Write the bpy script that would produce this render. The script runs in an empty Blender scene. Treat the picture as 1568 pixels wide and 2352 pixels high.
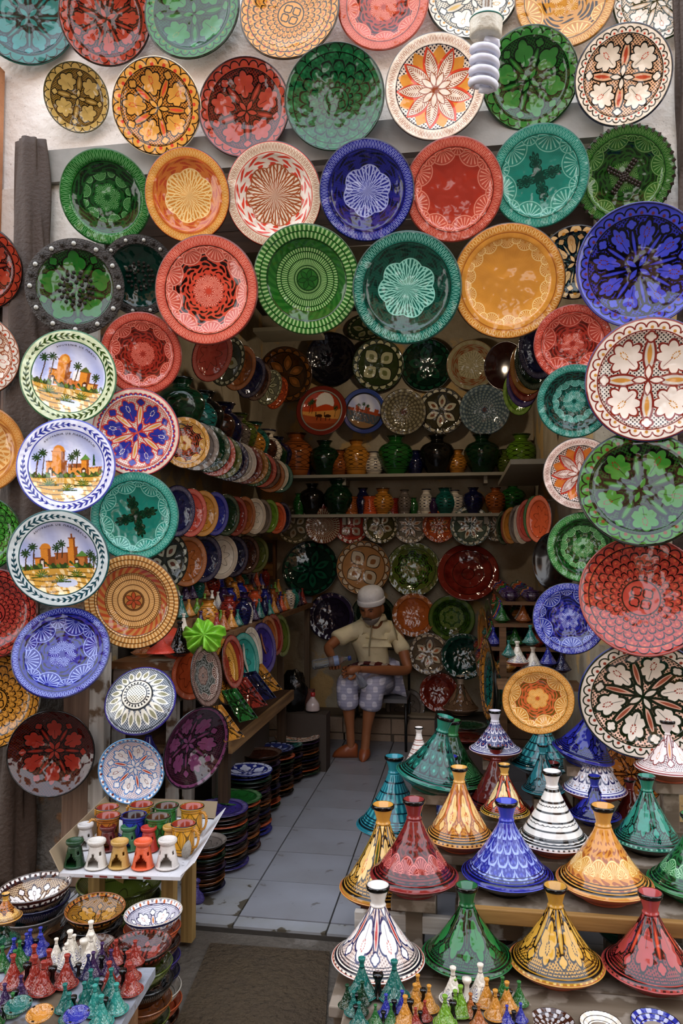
import bpy, math, random
import numpy as np
from mathutils import Vector, Matrix, noise as mnoise
random.seed(7)
PI = math.pi
S = bpy.context.scene
COL = S.collection
# ------------------------------------------------------------------ camera
F = 1720.0; W_, H_ = 1568, 2352; HOR = 1265.0
CAMZ = 1.52
YAW = math.radians(9.05); PITCH = math.atan((HOR - H_/2)/F)
fw = Vector((-math.sin(YAW)*math.cos(PITCH), math.cos(YAW)*math.cos(PITCH), math.sin(PITCH)))
rt = Vector((math.cos(YAW), math.sin(YAW), 0)); up = rt.cross(fw)
CP = Vector((0, 0, CAMZ))
cd = bpy.data.cameras.new('camera'); cam = bpy.data.objects.new('camera', cd); COL.objects.link(cam)
cd.sensor_fit = 'VERTICAL'; cd.sensor_height = 36.0; cd.lens = F/H_*36.0; cd.clip_end = 200; cd.clip_start = .05
m = Matrix((rt, up, -fw)).transposed().to_4x4(); m.translation = CP; cam.matrix_world = m
S.camera = cam
S.view_settings.view_transform = 'Standard'; S.view_settings.look = 'None'
S.view_settings.gamma = 1; S.view_settings.use_curve_mapping = False
S.view_settings.exposure = 0.22
S.cycles.max_bounces = 7; S.cycles.diffuse_bounces = 4; S.cycles.glossy_bounces = 3
S.cycles.transmission_bounces = 6; S.cycles.transparent_max_bounces = 6
S.cycles.sample_clamp_indirect = 4; S.cycles.caustics_reflective = False; S.cycles.caustics_refractive = False
# ------------------------------------------------------------------ sky and sun
wd = bpy.data.worlds.new('sky'); S.world = wd; wd.use_nodes = True
nt = wd.node_tree; bg = nt.nodes['Background']
tc = nt.nodes.new('ShaderNodeTexCoord'); sp = nt.nodes.new('ShaderNodeSeparateXYZ'); mr = nt.nodes.new('ShaderNodeMapRange')
rp = nt.nodes.new('ShaderNodeValToRGB')
nt.links.new(tc.outputs['Generated'], sp.inputs[0]); nt.links.new(sp.outputs['Z'], mr.inputs['Value'])
nt.links.new(mr.outputs[0], rp.inputs[0]); nt.links.new(rp.outputs[0], bg.inputs['Color'])
rp.color_ramp.elements[0].color = (0.96, 0.92, 0.88, 1); rp.color_ramp.elements[1].color = (0.72, 0.82, 1.0, 1)
bg.inputs['Strength'].default_value = 3.4
sd_ = bpy.data.lights.new('sun', 'SUN'); sd_.energy = 4.5; sd_.angle = math.radians(1.0); sd_.color = (1, .86, .66)
sun = bpy.data.objects.new('sun', sd_); COL.objects.link(sun)
sun.rotation_euler = Vector((-.25, -.62, -1.0)).to_track_quat('-Z', 'Y').to_euler()

# ------------------------------------------------------------------ projection helpers
def ray(px, py): return fw + rt*((px - W_/2)/F) - up*((py - H_/2)/F)
def PD(px, py, d): return CP + ray(px, py)*d
def PY(px, py, Y):
    r = ray(px, py); return CP + r*((Y - CP.y)/r.y)
def PX(px, py, X):
    r = ray(px, py); return CP + r*((X - CP.x)/r.x)
def PZ(px, py, Z):
    r = ray(px, py); return CP + r*((Z - CP.z)/r.z)
def proj(p):
    v = p - CP; d = v.dot(fw); return (W_/2 + F*v.dot(rt)/d, H_/2 - F*v.dot(up)/d, d)
def depth(p): return (p - CP).dot(fw)
def frame(az, tilt, spin=0):
    """disc axes: az 0 faces the street (-Y), +az turns it to +X; tilt>0 leans the face down."""
    n = Vector((math.sin(az)*math.cos(tilt), -math.cos(az)*math.cos(tilt), -math.sin(tilt)))
    x = Vector((math.cos(az), math.sin(az), 0)); y = n.cross(x)
    R = Matrix((x, y, n)).transposed()
    return R @ Matrix.Rotation(spin, 3, 'Z')
def extent(c, R3, R):
    xs, ys = [], []
    for k in range(32):
        a = k*PI/16; q = proj(c + R3 @ Vector((R*math.cos(a), R*math.sin(a), 0))); xs.append(q[0]); ys.append(q[1])
    return max(xs)-min(xs), max(ys)-min(ys), (max(xs)+min(xs))/2, (max(ys)+min(ys))/2
def fit(px, py, w, h, Y, az=None, tilt=None, lo=-30, hi=40, spin=0):
    """centre, orientation and radius of a disc at depth plane Y that covers w x h pixels about (px,py)"""
    best = None
    c = PY(px, py, Y); d = depth(c)
    for k in range(71):
        v = math.radians(lo + (hi-lo)*k/70)
        R3 = frame(az or 0, v) if tilt is None else frame(v, tilt)
        e = extent(c, R3, .1); err = abs(math.log(e[0]/e[1]) - math.log(w/h)) + abs(v)*.002
        if best is None or err < best[0]: best = (err, v)
    v = best[1]
    R3 = frame(az or 0, v, spin) if tilt is None else frame(v, tilt, spin)
    R = .1
    for _ in range(3):
        e = extent(c, R3, R); R *= ((w/e[0])*(h/e[1]))**.5
        c = PY(px + (proj(c)[0]-e[2]), py + (proj(c)[1]-e[3]), Y)
    return c, R3, R

# ------------------------------------------------------------------ objects helpers
LABELS = {}
def tag(o, label=None, cat=None, group=None, kind=None):
    if label:
        n = len(label.split())
        if label in LABELS: print('DUPLICATE LABEL', label)
        if n < 4 or n > 16: print('LABEL LENGTH', n, label)
        LABELS[label] = 1; o['label'] = label
    if cat: o['category'] = cat
    if group: o['group'] = group
    if kind: o['kind'] = kind
    return o
def mesh(name, vs, fs, smooth=False):
    me = bpy.data.meshes.new(name); me.from_pydata([tuple(v) for v in vs], [], fs)
    if smooth: me.polygons.foreach_set('use_smooth', [True]*len(me.polygons))
    me.materials.append(None); me.update(); return me
def ob(name, me, mat, parent=None, loc=None, rot=None, scale=None):
    o = bpy.data.objects.new(name, me); COL.objects.link(o)
    if me is not None and mat is not None:
        if len(me.materials) == 0: me.materials.append(None)
        o.material_slots[0].link = 'OBJECT'; o.material_slots[0].material = mat
    if parent: o.parent = parent
    if loc is not None: o.location = loc
    if rot is not None:
        if isinstance(rot, Matrix): o.rotation_euler = rot.to_euler()
        else: o.rotation_euler = rot
    if scale is not None: o.scale = (scale,)*3 if isinstance(scale, (int, float)) else scale
    return o
def empty(name, loc=(0, 0, 0), rot=None, scale=None):
    o = ob(name, None, None, None, loc, rot, scale); o.empty_display_size = .05; return o
def lathe(prof, seg=48, name='lathe', sharp=()):
    vs, fs, idx = [], [], []
    for (r, z) in prof:
        if r < 1e-5: idx.append([len(vs)]); vs.append((0, 0, z))
        else:
            idx.append(list(range(len(vs), len(vs)+seg)))
            for k in range(seg):
                a = 2*PI*k/seg; vs.append((r*math.cos(a), r*math.sin(a), z))
    for a, b in zip(idx, idx[1:]):
        for k in range(seg):
            k2 = (k+1) % seg
            if len(a) == 1 and len(b) == 1: continue
            if len(a) == 1: fs.append((a[0], b[k2], b[k]))
            elif len(b) == 1: fs.append((a[k], a[k2], b[0]))
            else: fs.append((a[k], a[k2], b[k2], b[k]))
    me = mesh(name, vs, fs, True); return me
def smoothprof(pts, n=4):
    out = []
    P = [pts[0]] + list(pts) + [pts[-1]]
    for i in range(1, len(P)-2):
        p0, p1, p2, p3 = [np.array(q, float) for q in P[i-1:i+3]]
        for k in range(n):
            t = k/n
            q = .5*((2*p1)+(-p0+p2)*t+(2*p0-5*p1+4*p2-p3)*t*t+(-p0+3*p1-3*p2+p3)*t**3)
            out.append((max(0, q[0]), q[1]))
    out.append(tuple(pts[-1])); return out
class MB:
    def __init__(s): s.v = []; s.f = []
    def box(s, c, d, R=None, bev=0):
        b = len(s.v); c = Vector(c)
        for z in (-1, 1):
            for y in (-1, 1):
                for x in (-1, 1):
                    p = Vector((x*d[0]/2, y*d[1]/2, z*d[2]/2))
                    s.v.append(c + (R @ p if R else p))
        s.f += [tuple(b+i for i in q) for q in ((0,2,3,1),(4,5,7,6),(0,1,5,4),(2,6,7,3),(0,4,6,2),(1,3,7,5))]
        return s
    def tube(s, pts, rad, seg=8, cap=True):
        pts = [Vector(p) for p in pts]; n = len(pts); b = len(s.v)
        if isinstance(rad, (int, float)): rad = [rad]*n
        prev = None
        for i, p in enumerate(pts):
            t = (pts[min(i+1, n-1)] - pts[max(i-1, 0)]).normalized()
            if prev is None: u = t.orthogonal().normalized()
            else: u = (prev - t*prev.dot(t)).normalized()
            prev = u; w = t.cross(u)
            for k in range(seg):
                a = 2*PI*k/seg; s.v.append(p + (u*math.cos(a) + w*math.sin(a))*rad[i])
        for i in range(n-1):
            for k in range(seg):
                k2 = (k+1) % seg; s.f.append((b+i*seg+k, b+i*seg+k2, b+(i+1)*seg+k2, b+(i+1)*seg+k))
        if cap: s.f.append(tuple(b+k for k in range(seg))[::-1]); s.f.append(tuple(b+(n-1)*seg+k for k in range(seg)))
        return s
    def add(s, vs, fs):
        b = len(s.v); s.v += [Vector(v) for v in vs]; s.f += [tuple(b+i for i in f) for f in fs]; return s
    def me(s, name='mesh', smooth=False): return mesh(name, s.v, s.f, smooth)
def box(name, c, d, mat, parent=None, R=None, smooth=False):
    return ob(name, MB().box((0, 0, 0), d, R).me(name), mat, parent, c)
def bevelmod(o, w=.004, seg=2):
    md = o.modifiers.new('b', 'BEVEL'); md.width = w; md.segments = seg; md.limit_method = 'ANGLE'

# ------------------------------------------------------------------ node maths
def lin(h):
    if not isinstance(h, str): return h
    v = [int(h[i:i+2], 16)/255 for i in (0, 2, 4)]
    return tuple((c/12.92 if c <= .04045 else ((c+.055)/1.055)**2.4) for c in v)
def mul(c, k): c = lin(c); return tuple(min(1, x*k) for x in c)
def mixc(a, b, t): a, b = lin(a), lin(b); return tuple(x*(1-t)+y*t for x, y in zip(a, b))
class G:
    def __init__(s, name, rough=.12, coat=.0, spec=.5):
        s.mat = bpy.data.materials.new(name); s.mat.use_nodes = True
        s.nt = s.mat.node_tree; s.n = s.nt.nodes; s.b = s.n['Principled BSDF']
        s.b.inputs['Roughness'].default_value = rough
        s.b.inputs['Specular IOR Level'].default_value = spec
        if coat: s.b.inputs['Coat Weight'].default_value = coat; s.b.inputs['Coat Roughness'].default_value = .04
    def put(s, sock, v):
        if isinstance(v, E): v = v.v
        if isinstance(v, (int, float)): sock.default_value = v
        elif isinstance(v, tuple): sock.default_value = (*v[:3], 1)
        elif isinstance(v, str): sock.default_value = (*lin(v), 1)
        else: s.nt.links.new(v, sock)
    def m(s, op, a, b=None, c=None, clamp=False):
        nd = s.n.new('ShaderNodeMath'); nd.operation = op; nd.use_clamp = clamp
        for i, v in enumerate((a, b, c)):
            if v is not None: s.put(nd.inputs[i], v)
        return E(s, nd.outputs[0])
    def coords(s, vase=False):
        t = s.n.new('ShaderNodeTexCoord'); sp = s.n.new('ShaderNodeSeparateXYZ'); s.nt.links.new(t.outputs['Object'], sp.inputs[0])
        s.tc = t; s.x, s.y, s.z = (E(s, sp.outputs[i]) for i in range(3))
        s.r = s.z if vase else s.m('SQRT', s.x*s.x + s.y*s.y)
        s.th = s.m('ARCTAN2', s.y, s.x); return s
    def mix(s, f, a, b):
        nd = s.n.new('ShaderNodeMix'); nd.data_type = 'RGBA'
        s.put(nd.inputs[0], f); s.put(nd.inputs[6], a); s.put(nd.inputs[7], b); return nd.outputs[2]
    def noise(s, scale, detail=3, vec=None):
        nd = s.n.new('ShaderNodeTexNoise'); nd.inputs['Scale'].default_value = scale; nd.inputs['Detail'].default_value = detail
        if vec is None: vec = s.n.new('ShaderNodeTexCoord').outputs['Object']
        s.nt.links.new(vec, nd.inputs['Vector']); return E(s, nd.outputs['Fac'])
    def bump(s, h, strength=.2, dist=.01):
        nd = s.n.new('ShaderNodeBump'); nd.inputs['Strength'].default_value = strength; nd.inputs['Distance'].default_value = dist
        s.put(nd.inputs['Height'], h); s.nt.links.new(nd.outputs[0], s.b.inputs['Normal'])
    def done(s, col): s.put(s.b.inputs['Base Color'], col); return s.mat
    # masks
    def le(s, a, soft=.012): return s.m('MULTIPLY_ADD', a, -1/soft, .5, clamp=True)     # 1 where a<0
    def ge(s, a, soft=.012): return s.m('MULTIPLY_ADD', a, 1/soft, .5, clamp=True)
    def line(s, a, w=.01, soft=.01): return s.le(s.m('ABSOLUTE', a) - w, soft)
    def sec(s, n, ph=0.):
        a = s.m('FRACT', s.m('MULTIPLY_ADD', s.th, n/(2*PI), ph if isinstance(ph, E) else ph + 50.)) - .5
        p = a*(2*PI/n); return s.r*s.m('COSINE', p), s.r*s.m('SINE', p)
class E:
    def __init__(s, g, v): s.g = g; s.v = v
    def __add__(s, o): return s.g.m('ADD', s, o)
    __radd__ = __add__
    def __sub__(s, o): return s.g.m('SUBTRACT', s, o)
    def __rsub__(s, o): return s.g.m('SUBTRACT', o, s)
    def __mul__(s, o): return s.g.m('MULTIPLY', s, o)
    __rmul__ = __mul__
    def __truediv__(s, o): return s.g.m('DIVIDE', s, o)
def hyp(g, a, b): return g.m('SQRT', a*a + b*b)
def leaf(g, lx, ly, c, a, b, lob=3, amp=.22):
    dx, dy = (lx-c)*(1/a), ly*(1/b)
    ang = g.m('ARCTAN2', dy, dx)
    k = g.m('ABSOLUTE', g.m('COSINE', ang*lob))
    return (hyp(g, dx, dy) - (1-amp) - k*amp)*min(a, b)
def ves(g, lx, ly, c, a, b):
    dx = (lx-c)*(1/a); return (g.m('ABSOLUTE', ly)*(1/b) + dx*dx - 1)*b
def fan(g, lx, ly, c, R, k=16, d=1):
    cut = g.le(g.r - c - .015) if .3 < c < .79 else 1.
    dx = lx - c; rr = hyp(g, dx, ly); ang = g.m('ARCTAN2', ly, dx*d)
    L = g.le(g.m('ABSOLUTE', g.m('SINE', ang*(k/2))) - .50, .2)
    inside = g.le(rr-R); lines = L*g.le(rr-R*.84)*g.ge(rr-R*.14)
    return inside*cut, lines*cut, g.line(rr-R*.95, .008)*cut
def scallops(g, col, n, r0, R, fill, line, dot=None, lw=.011):
    lx, ly = g.sec(n); rr = hyp(g, lx-r0, ly)
    col = g.mix(g.le(rr-R)*g.ge(g.r-r0), col, fill)
    col = g.mix(g.line(rr-R, lw)*g.ge(g.r-r0), col, line)
    if dot: col = g.mix(g.le(rr-R*.3), col, dot)
    return col
def dashes(g, col, n, a, b, c, duty=.35):
    s = g.m('ABSOLUTE', g.m('SINE', g.th*(round(n*1.44)/2))); mid = (a+b)/2
    w = g.m('ABSOLUTE', g.r-mid)*(1/((b-a)/2)); w = g.m('SQRT', g.m('MAXIMUM', 1-w*w, 0.))
    return g.mix(g.line(s - w*.8, .13, .2)*g.ge(w-.02, .05), col, c)
# ------------------------------------------------------------------ painted and carved glaze patterns (polar coordinates)
def glaze(name, vase=False, rough=.1, bump=.25, scale=3.2):
    g = G(name, rough, 0, .5); g.coords(vase)
    g.bump(g.noise(scale, 1.5), bump, .05); return g
def tone(g, col, amt=.22, scale=2.6):
    n = g.noise(scale, 3)
    nd = g.n.new('ShaderNodeHueSaturation'); g.put(nd.inputs['Value'], n*amt*2 + (.92-amt)); g.put(nd.inputs['Color'], col); nd.inputs['Saturation'].default_value = .92; gm = g.n.new('ShaderNodeGamma'); gm.inputs[1].default_value = 1.36; g.nt.links.new(nd.outputs[0], gm.inputs[0]); return gm.outputs[0]
def st_arab(g, bg, leafc, line, acc=None, acc2=None, n=4, rim=None, stip=None, m=None, lob=3, tg=False, lw=.011, rs=.80, cen=4):
    acc = acc or leafc; acc2 = acc2 or leafc; rim = rim or leafc; stip = stip or line; m = m or 24
    s = g.m('SINE', g.x*95)*g.m('SINE', g.y*95)
    col = g.mix(g.ge(s-.35, .4), bg, stip)
    lx, ly = g.sec(n); b = min(.30, 1.22/n); lw = lw*1.3
    sd = leaf(g, lx, ly, .51, .262, b, lob, .28)
    col = g.mix(g.le(sd), col, leafc); col = g.mix(g.line(sd, lw), col, line)
    d2 = hyp(g, (lx-.56)*.8, ly*1.5)
    col = g.mix(g.line(d2-.055, .013)*g.ge(g.m('SINE', g.m('ARCTAN2', ly, lx-.56)*9)+.3, .4), col, acc)
    col = g.mix(g.line(ly, .004)*g.line(lx-.4, .09), col, line)
    l2, m2 = g.sec(n, .5)
    v = ves(g, l2, m2, .40, .32, .5/n*.75)
    col = g.mix(g.le(v), col, bg); col = g.mix(g.line(v, lw), col, line)
    v2 = ves(g, l2, m2, .42, .17, .5/n*.3)
    col = g.mix(g.le(v2), col, acc2)
    l3 = leaf(g, l2, m2, .69, .085, .095, 2)
    col = g.mix(g.le(l3), col, leafc); col = g.mix(g.line(l3, lw*.8), col, line)
    l4, m4 = g.sec(cen, .5 if cen == n else 0.)
    v3 = ves(g, l4, m4, .13, .12, .055)
    col = g.mix(g.le(g.r-.24), col, bg) if False else col
    col = g.mix(g.le(v3), col, leafc); col = g.mix(g.line(v3, lw*.8), col, line)
    if not tg:
        col = g.mix(g.ge(g.r-rs), col, rim)
        col = scallops(g, col, m, rs+.04, 2.55/m, leafc, line, acc)
        col = g.mix(g.line(g.r-rs, .010), col, line); col = g.mix(g.line(g.r-rs+.03, .004), col, line)
        col = g.mix(g.ge(g.r-.965), col, line)
    return col
def st_fans(g, base, lightc, star, dark, n=8, rimd=60, cen=None, rs=.80, fr=.27, tg=False, scroll=True, fc=.80, inner=True, cross=None):
    col = star
    if scroll:
        a = g.m('SINE', g.th*n + g.m('SINE', g.r*30)*2)*g.m('SINE', g.r*38 + g.m('COSINE', g.th*n)*2)
        col = g.mix(g.ge(a-.25, .3)*g.ge(g.r-.2, .02), star, dark)
    if inner:
        l2, m2 = g.sec(n, 0.)
        f = fan(g, l2, m2, .18, .13, 14, 1)
        col = g.mix(f[0], col, cen or base); col = g.mix(f[1], col, lightc)
    if cross:
        l4, m4 = g.sec(4, .5); c1 = leaf(g, l4, m4, .27, .24, .13, 4, .35); c2 = g.m('MINIMUM', c1, ves(g, l4, m4, .12, .2, .09))
        col = g.mix(g.le(c2), col, cross); col = g.mix(g.line(c1+.04, .008), col, mul(cross, 2.5))
    l1, m1 = g.sec(n, .5)
    i, L, o = fan(g, l1, m1, fc, fr, 18, -1)
    col = g.mix(i, col, base); col = g.mix(L, col, lightc); col = g.mix(o, col, lightc)
    l1, m1 = g.sec(n, 0.)
    i, L, o = fan(g, l1, m1, fc+.01, fr*.55, 12, -1)
    col = g.mix(i, col, base); col = g.mix(L, col, lightc); col = g.mix(o, col, lightc)
    if not tg:
        col = g.mix(g.ge(g.r-rs), col, base)
        col = dashes(g, col, rimd, rs+.03, .965, lightc, .1)
        col = g.mix(g.line(g.r-rs, .008), col, dark); col = g.mix(g.ge(g.r-.975), col, mixc(dark if isinstance(dark,(str,tuple)) else '201810', base, .4))
    return col
def st_scale(g, base, line, acc, n=24, K=7.5, r0=.26, rs=.84, tg=False, m=30):
    rr = g.r*K; k = g.m('FLOOR', rr); f = g.m('FRACT', rr)
    a = g.m('FRACT', g.m('MULTIPLY_ADD', g.th, n/(2*PI), 50.) + k*.5) - .5
    arc = g.m('SQRT', g.m('MAXIMUM', 1 - a*a*4, 0.))
    col = g.mix(g.ge(g.m('SINE', g.x*60)*g.m('SINE', g.y*60)-.4, .3), base, mixc(base, line, .35))
    col = g.mix(g.line(f-arc, .15, .1), col, line)
    col = g.mix(g.le(hyp(g, a*1.2, f-.45)-.13, .1), col, acc)
    if not tg:
        col = g.mix(g.le(g.r-r0), col, base); lx, ly = g.sec(4)
        sd = leaf(g, lx, ly, .13, .08, .09, 2); col = g.mix(g.line(sd, .012), col, line)
        col = g.mix(g.line(g.r-r0, .012), col, line)
        col = g.mix(g.ge(g.r-rs), col, base); col = scallops(g, col, m, rs+.02, 2.8/m, base, line, acc, .01)
        col = g.mix(g.line(g.r-rs, .010), col, line); col = g.mix(g.ge(g.r-.97), col, line)
    return col
def st_rosette(g, base, lightc, outer, acc, n=12, k=5.5, R=.56, rimd=60, rs=.80):
    A = g.th*(n/2)
    l1 = g.m('ABSOLUTE', g.m('SINE', A + g.r*k*2)); l2 = g.m('ABSOLUTE', g.m('SINE', A - g.r*k*2))
    s3 = g.m('SINE', g.th*n*3)
    a = g.m('SINE', g.th*(n) + g.m('SINE', g.r*34)*2)*g.m('SINE', g.r*40)
    col = g.mix(g.ge(a-.2, .3), outer, acc)
    ins = g.le(g.r - R - g.m('ABSOLUTE', g.m('COSINE', g.th*(n/4)))*.07)
    ic = g.mix(g.ge(s3-.1, .4), base, lightc)
    ic = g.mix(g.le(g.m('MINIMUM', l1, l2)-.16, .1), ic, lightc)
    col = g.mix(ins, col, ic)
    col = g.mix(g.line(g.r - R - g.m('ABSOLUTE', g.m('COSINE', g.th*(n/4)))*.07, .01), col, lightc)
    col = g.mix(g.ge(g.r-rs), col, base)
    col = dashes(g, col, rimd, rs+.03, .965, lightc, .1)
    col = g.mix(g.line(g.r-rs, .008), col, acc)
    return g.mix(g.ge(g.r-.975), col, acc)
def st_conc(g, base, lightc, line, acc, K=9, n=44, band=None, cen=.16, rs=.0):
    rr = g.r*K; k = g.m('FLOOR', rr); f = g.m('FRACT', rr)-.5
    s = g.m('SINE', g.th*n + k*1.7)
    col = g.mix(g.ge(s - f*f*2.2 - .05, .3), base, lightc)
    col = g.mix(g.line(g.m('ABSOLUTE', f)-.5, .07, .05), col, line)
    if band:
        z = g.line(g.r-band, .07)
        bc = g.mix(g.ge(g.m('SINE', g.th*26+g.r*40), .3), base, acc); col = g.mix(z, col, bc)
        col = g.mix(g.line(g.m('ABSOLUTE', g.r-band)-.075, .008), col, line)
    if cen:
        lx, ly = g.sec(6); v = ves(g, lx, ly, cen*.5, cen*.45, cen*.22)
        col = g.mix(g.le(g.r-cen), col, base); col = g.mix(g.le(v), col, acc); col = g.mix(g.line(v, .008), col, line)
        col = g.mix(g.line(g.r-cen, .012), col, line)
    return g.mix(g.ge(g.r-.98), col, line)
def st_star(g, base, vein, c1, c2, line, n=9, rimd=60, rs=.78):
    col = g.mix(g.ge(g.m('SINE', g.x*80)*g.m('SINE', g.y*80)-.3, .3), base, line)
    lx, ly = g.sec(n, .5); v = ves(g, lx, ly, .5, .27, .16); col = g.mix(g.le(v), col, c2)
    lx, ly = g.sec(n, .0); v = ves(g, lx, ly, .42, .36, .15); col = g.mix(g.le(v), col, c1)
    v = ves(g, lx, ly+.012, .4, .33, .115); col = g.mix(g.le(v), col, base)
    vn = g.ge(g.m('SINE', (lx*1.2 - g.m('ABSOLUTE', ly))*110)-.2, .4)*g.line(g.m('ABSOLUTE', v)-.05, .03)
    col = g.mix(vn*g.le(v), col, vein); col = g.mix(g.line(v, .006), col, vein)
    v = ves(g, lx, ly, .2, .14, .06); col = g.mix(g.le(v), col, base); col = g.mix(g.line(v, .01), col, vein)
    col = g.mix(g.le(g.r-.07), col, vein)
    col = g.mix(g.ge(g.r-rs), col, base); col = dashes(g, col, rimd, rs+.05, .94, vein, .35)
    col = g.mix(g.line(g.r-rs, .009), col, line)
    return g.mix(g.ge(g.r-.975), col, mixc(base, line, .5))
def st_plain(g, base, rim, line, cen=None, blot=.4, bands=(.78, .95)):
    n = g.noise(3.5, 3); col = g.mix(g.ge(n-.5, .25)*.6, base, cen or mul(base, .6))
    col = g.mix(g.ge(g.r-.8), col, rim)
    lx, ly = g.sec(7); sd = leaf(g, lx, ly, .4, .2, .13, 3); col = g.mix(g.line(sd, .012)*blot, col, line)
    for b in bands: col = g.mix(g.line(g.r-b, .010), col, line)
    return col
def st_mini(g, base, leafc, line, acc, n=6, m=18):
    lx, ly = g.sec(n); v = ves(g, lx, ly, .42, .3, 1.0/n); col = g.mix(g.le(v), base, leafc); col = g.mix(g.line(v, .016), col, line)
    v = ves(g, lx, ly, .4, .13, .4/n); col = g.mix(g.le(v), col, acc)
    col = g.mix(g.ge(g.r-.78), col, base); col = scallops(g, col, m, .82, 2.3/m, leafc, line, None, .013)
    return g.mix(g.line(g.r-.79, .012), col, line)
def st_bands(g, base, line, K=9):
    rr = g.r*K; f = g.m('FRACT', rr)
    col = g.mix(g.line(f-.5, .10, .08), base, line)
    s = g.m('SINE', g.th*26)*.5; col = g.mix(g.line(f-.9-s*.1, .05, .08)*g.ge(g.m('SINE', rr*3.14159)-.1, .2), col, line); return col
def st_wreath(g, base, leafc, edge):
    a = g.m('ABSOLUTE', g.r-.865); env = g.m('ABSOLUTE', g.m('SINE', g.th*2+.6))
    st = g.ge(g.m('SINE', g.th*46 + a*60)-.05, .4)*g.le(a - .012 - env*.058, .01)
    col = g.mix(st, base, leafc); col = g.mix(g.line(a, .007)*g.ge(env-.12, .1), col, leafc)
    col = g.mix(g.line(g.r-.765, .012), col, edge); return g.mix(g.ge(g.r-.972), col, edge)
WH, BK = 'efe4d4', '16120c'
def lid_bands(g, col, base, line, dash):
    col = g.mix(g.ge(g.r-.86), col, line); col = g.mix(g.line(g.r-.90, .013), col, base)
    col = g.mix(g.ge(g.r-.955), col, base); col = g.mix(g.ge(g.m('SINE', g.th*44)-.3, .4)*g.ge(g.r-.965), col, dash)
    col = g.mix(g.line(g.r-.83, .008), col, line)
    return g.mix(g.line(g.r-.79, .006), col, line)
# ------------------------------------------------------------------ plain materials
_pm = {}
def plain(c, rough=.12, name=None, bump=0, bs=20, var=.0, spec=.5, metal=0):
    key = (c, rough, bump, bs, var, metal)
    if key in _pm: return _pm[key]
    g = G(name or 'glaze_'+str(c)[:6], rough, 0, spec); g.b.inputs['Metallic'].default_value = metal
    n = g.noise(bs, 4)
    if bump: g.bump(n, bump, .02)
    v = max(var, .08); nd = g.n.new('ShaderNodeHueSaturation'); g.put(nd.inputs['Color'], lin(c)); g.put(nd.inputs['Value'], n*2*v + (.88-v)); nd.inputs['Saturation'].default_value = .93
    gm = g.n.new('ShaderNodeGamma'); gm.inputs[1].default_value = 1.2 if rough < .5 else 1.0; g.nt.links.new(nd.outputs[0], gm.inputs[0]); _pm[key] = g.done(gm.outputs[0]); return _pm[key]
def wood(c1, c2, name='wood', axis=0, rough=.65, grain=40, wear=None):
    g = G(name, rough, 0, .3); t = g.n.new('ShaderNodeTexCoord'); mp = g.n.new('ShaderNodeMapping')
    sc = [grain]*3; sc[axis] = 2.0; mp.inputs['Scale'].default_value = sc
    g.nt.links.new(t.outputs['Object'], mp.inputs[0]); n = g.noise(1, 5, mp.outputs[0])
    col = g.mix(g.ge(n-.5, .4), c1, c2)
    n2 = g.noise(9, 4)
    if wear: col = g.mix(g.ge(n2-.56, .06), col, wear)
    g.bump(n, .4, .01); return g.done(col)
def plaster(c1, c2, name='plaster', sc=5, edge=.1, bump=.5, c3=None, th3=.6):
    g = G(name, .85, 0, .25); n = g.noise(sc, 6); col = g.mix(g.ge(n-.5, edge*4), c1, c2)
    if c3: col = g.mix(g.ge(g.noise(sc*.6, 7)-th3, .03), col, c3)
    sp = g.noise(90, 2); col = g.mix(g.ge(sp-.70, .04)*.7, col, mul(c1, .3))
    g.bump(g.noise(sc*5, 5), bump, .02); return g.done(col)
TERRA = plain('b5562a', .45, 'terracotta', .1, 15, .15)
DARK = plain('120e0a', .12, 'black_glaze')
M_white = plaster('e8e2da', 'cfc6ba', 'whitewash', 4)
M_terra_wall = plaster('bd8661', 'a87450', 'ochre_plaster', 3)
M_old = plaster('7d7870', '59524a', 'weathered_plaster', 7, .1, 1.0, '8a6a4c', .55)
M_back = plaster('aaa08c', '8c806a', 'dusty_plaster', 4, .1, .5, 'b89a68', .58)
M_beam = plain('8b8880', .6, 'grey_paint', .2, 12, .2)
M_concrete = plaster('5c544c', '453e36', 'concrete', 5, .15, .8)
M_pave = plaster('5f574d', '4a4239', 'pavement', 6, .15, 1.0, '6d655c', .62)
M_wood_r = wood('7b5a3c', '503722', 'plank_wood')
M_wood_w = wood('b9b2a8', '8d857a', 'painted_wood', 0, .6, 30, '5a4632')
M_wood_v = wood('b9b2a8', '8d857a', 'painted_post', 2, .6, 30, '5a4632')
M_wood_y = wood('8a6a44', '5c4228', 'plank_wood_long', 1)
M_cream = plain('8f8a78', .55, 'cream_shelf_paint', .1, 10, .15)
# ------------------------------------------------------------------ setting
YW = 3.32          # front face of the shop front wall
XL, XR = -1.72, .60
XI = -1.56
def struct(name, o): o.name = name; o['kind'] = 'structure'; return o
def sbox(name, x0, x1, y0, y1, z0, z1, mat, parent=None):
    o = box(name, ((x0+x1)/2, (y0+y1)/2, (z0+z1)/2), (x1-x0, y1-y0, z1-z0), mat, parent)
    if parent is None: o['kind'] = 'structure'
    return o
YB = 6.35
sbox('wall_front_left', -4.2, XL, YW, YW+.22, -.05, 2.96, M_old)
sbox('wall_front_right', XR, 4.5, YW+.16, YW+.22, -.05, 2.96, M_back)
sbox('wall_front_upper', -4.2, 4.5, YW, YW+.22, 3.3, 5.6, M_white)
sbox('trim_1', -2.05, .62, YW-.05, YW+.05, 3.30, 3.46, M_beam)
sbox('trim_2', -2.35, -1.86, YW-.03, YW+.02, 2.72, 2.79, M_white)
sbox('wall_front_left_upper', -4.2, XL, YW-.02, YW+.22, 2.96, 3.3, M_white)
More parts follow.
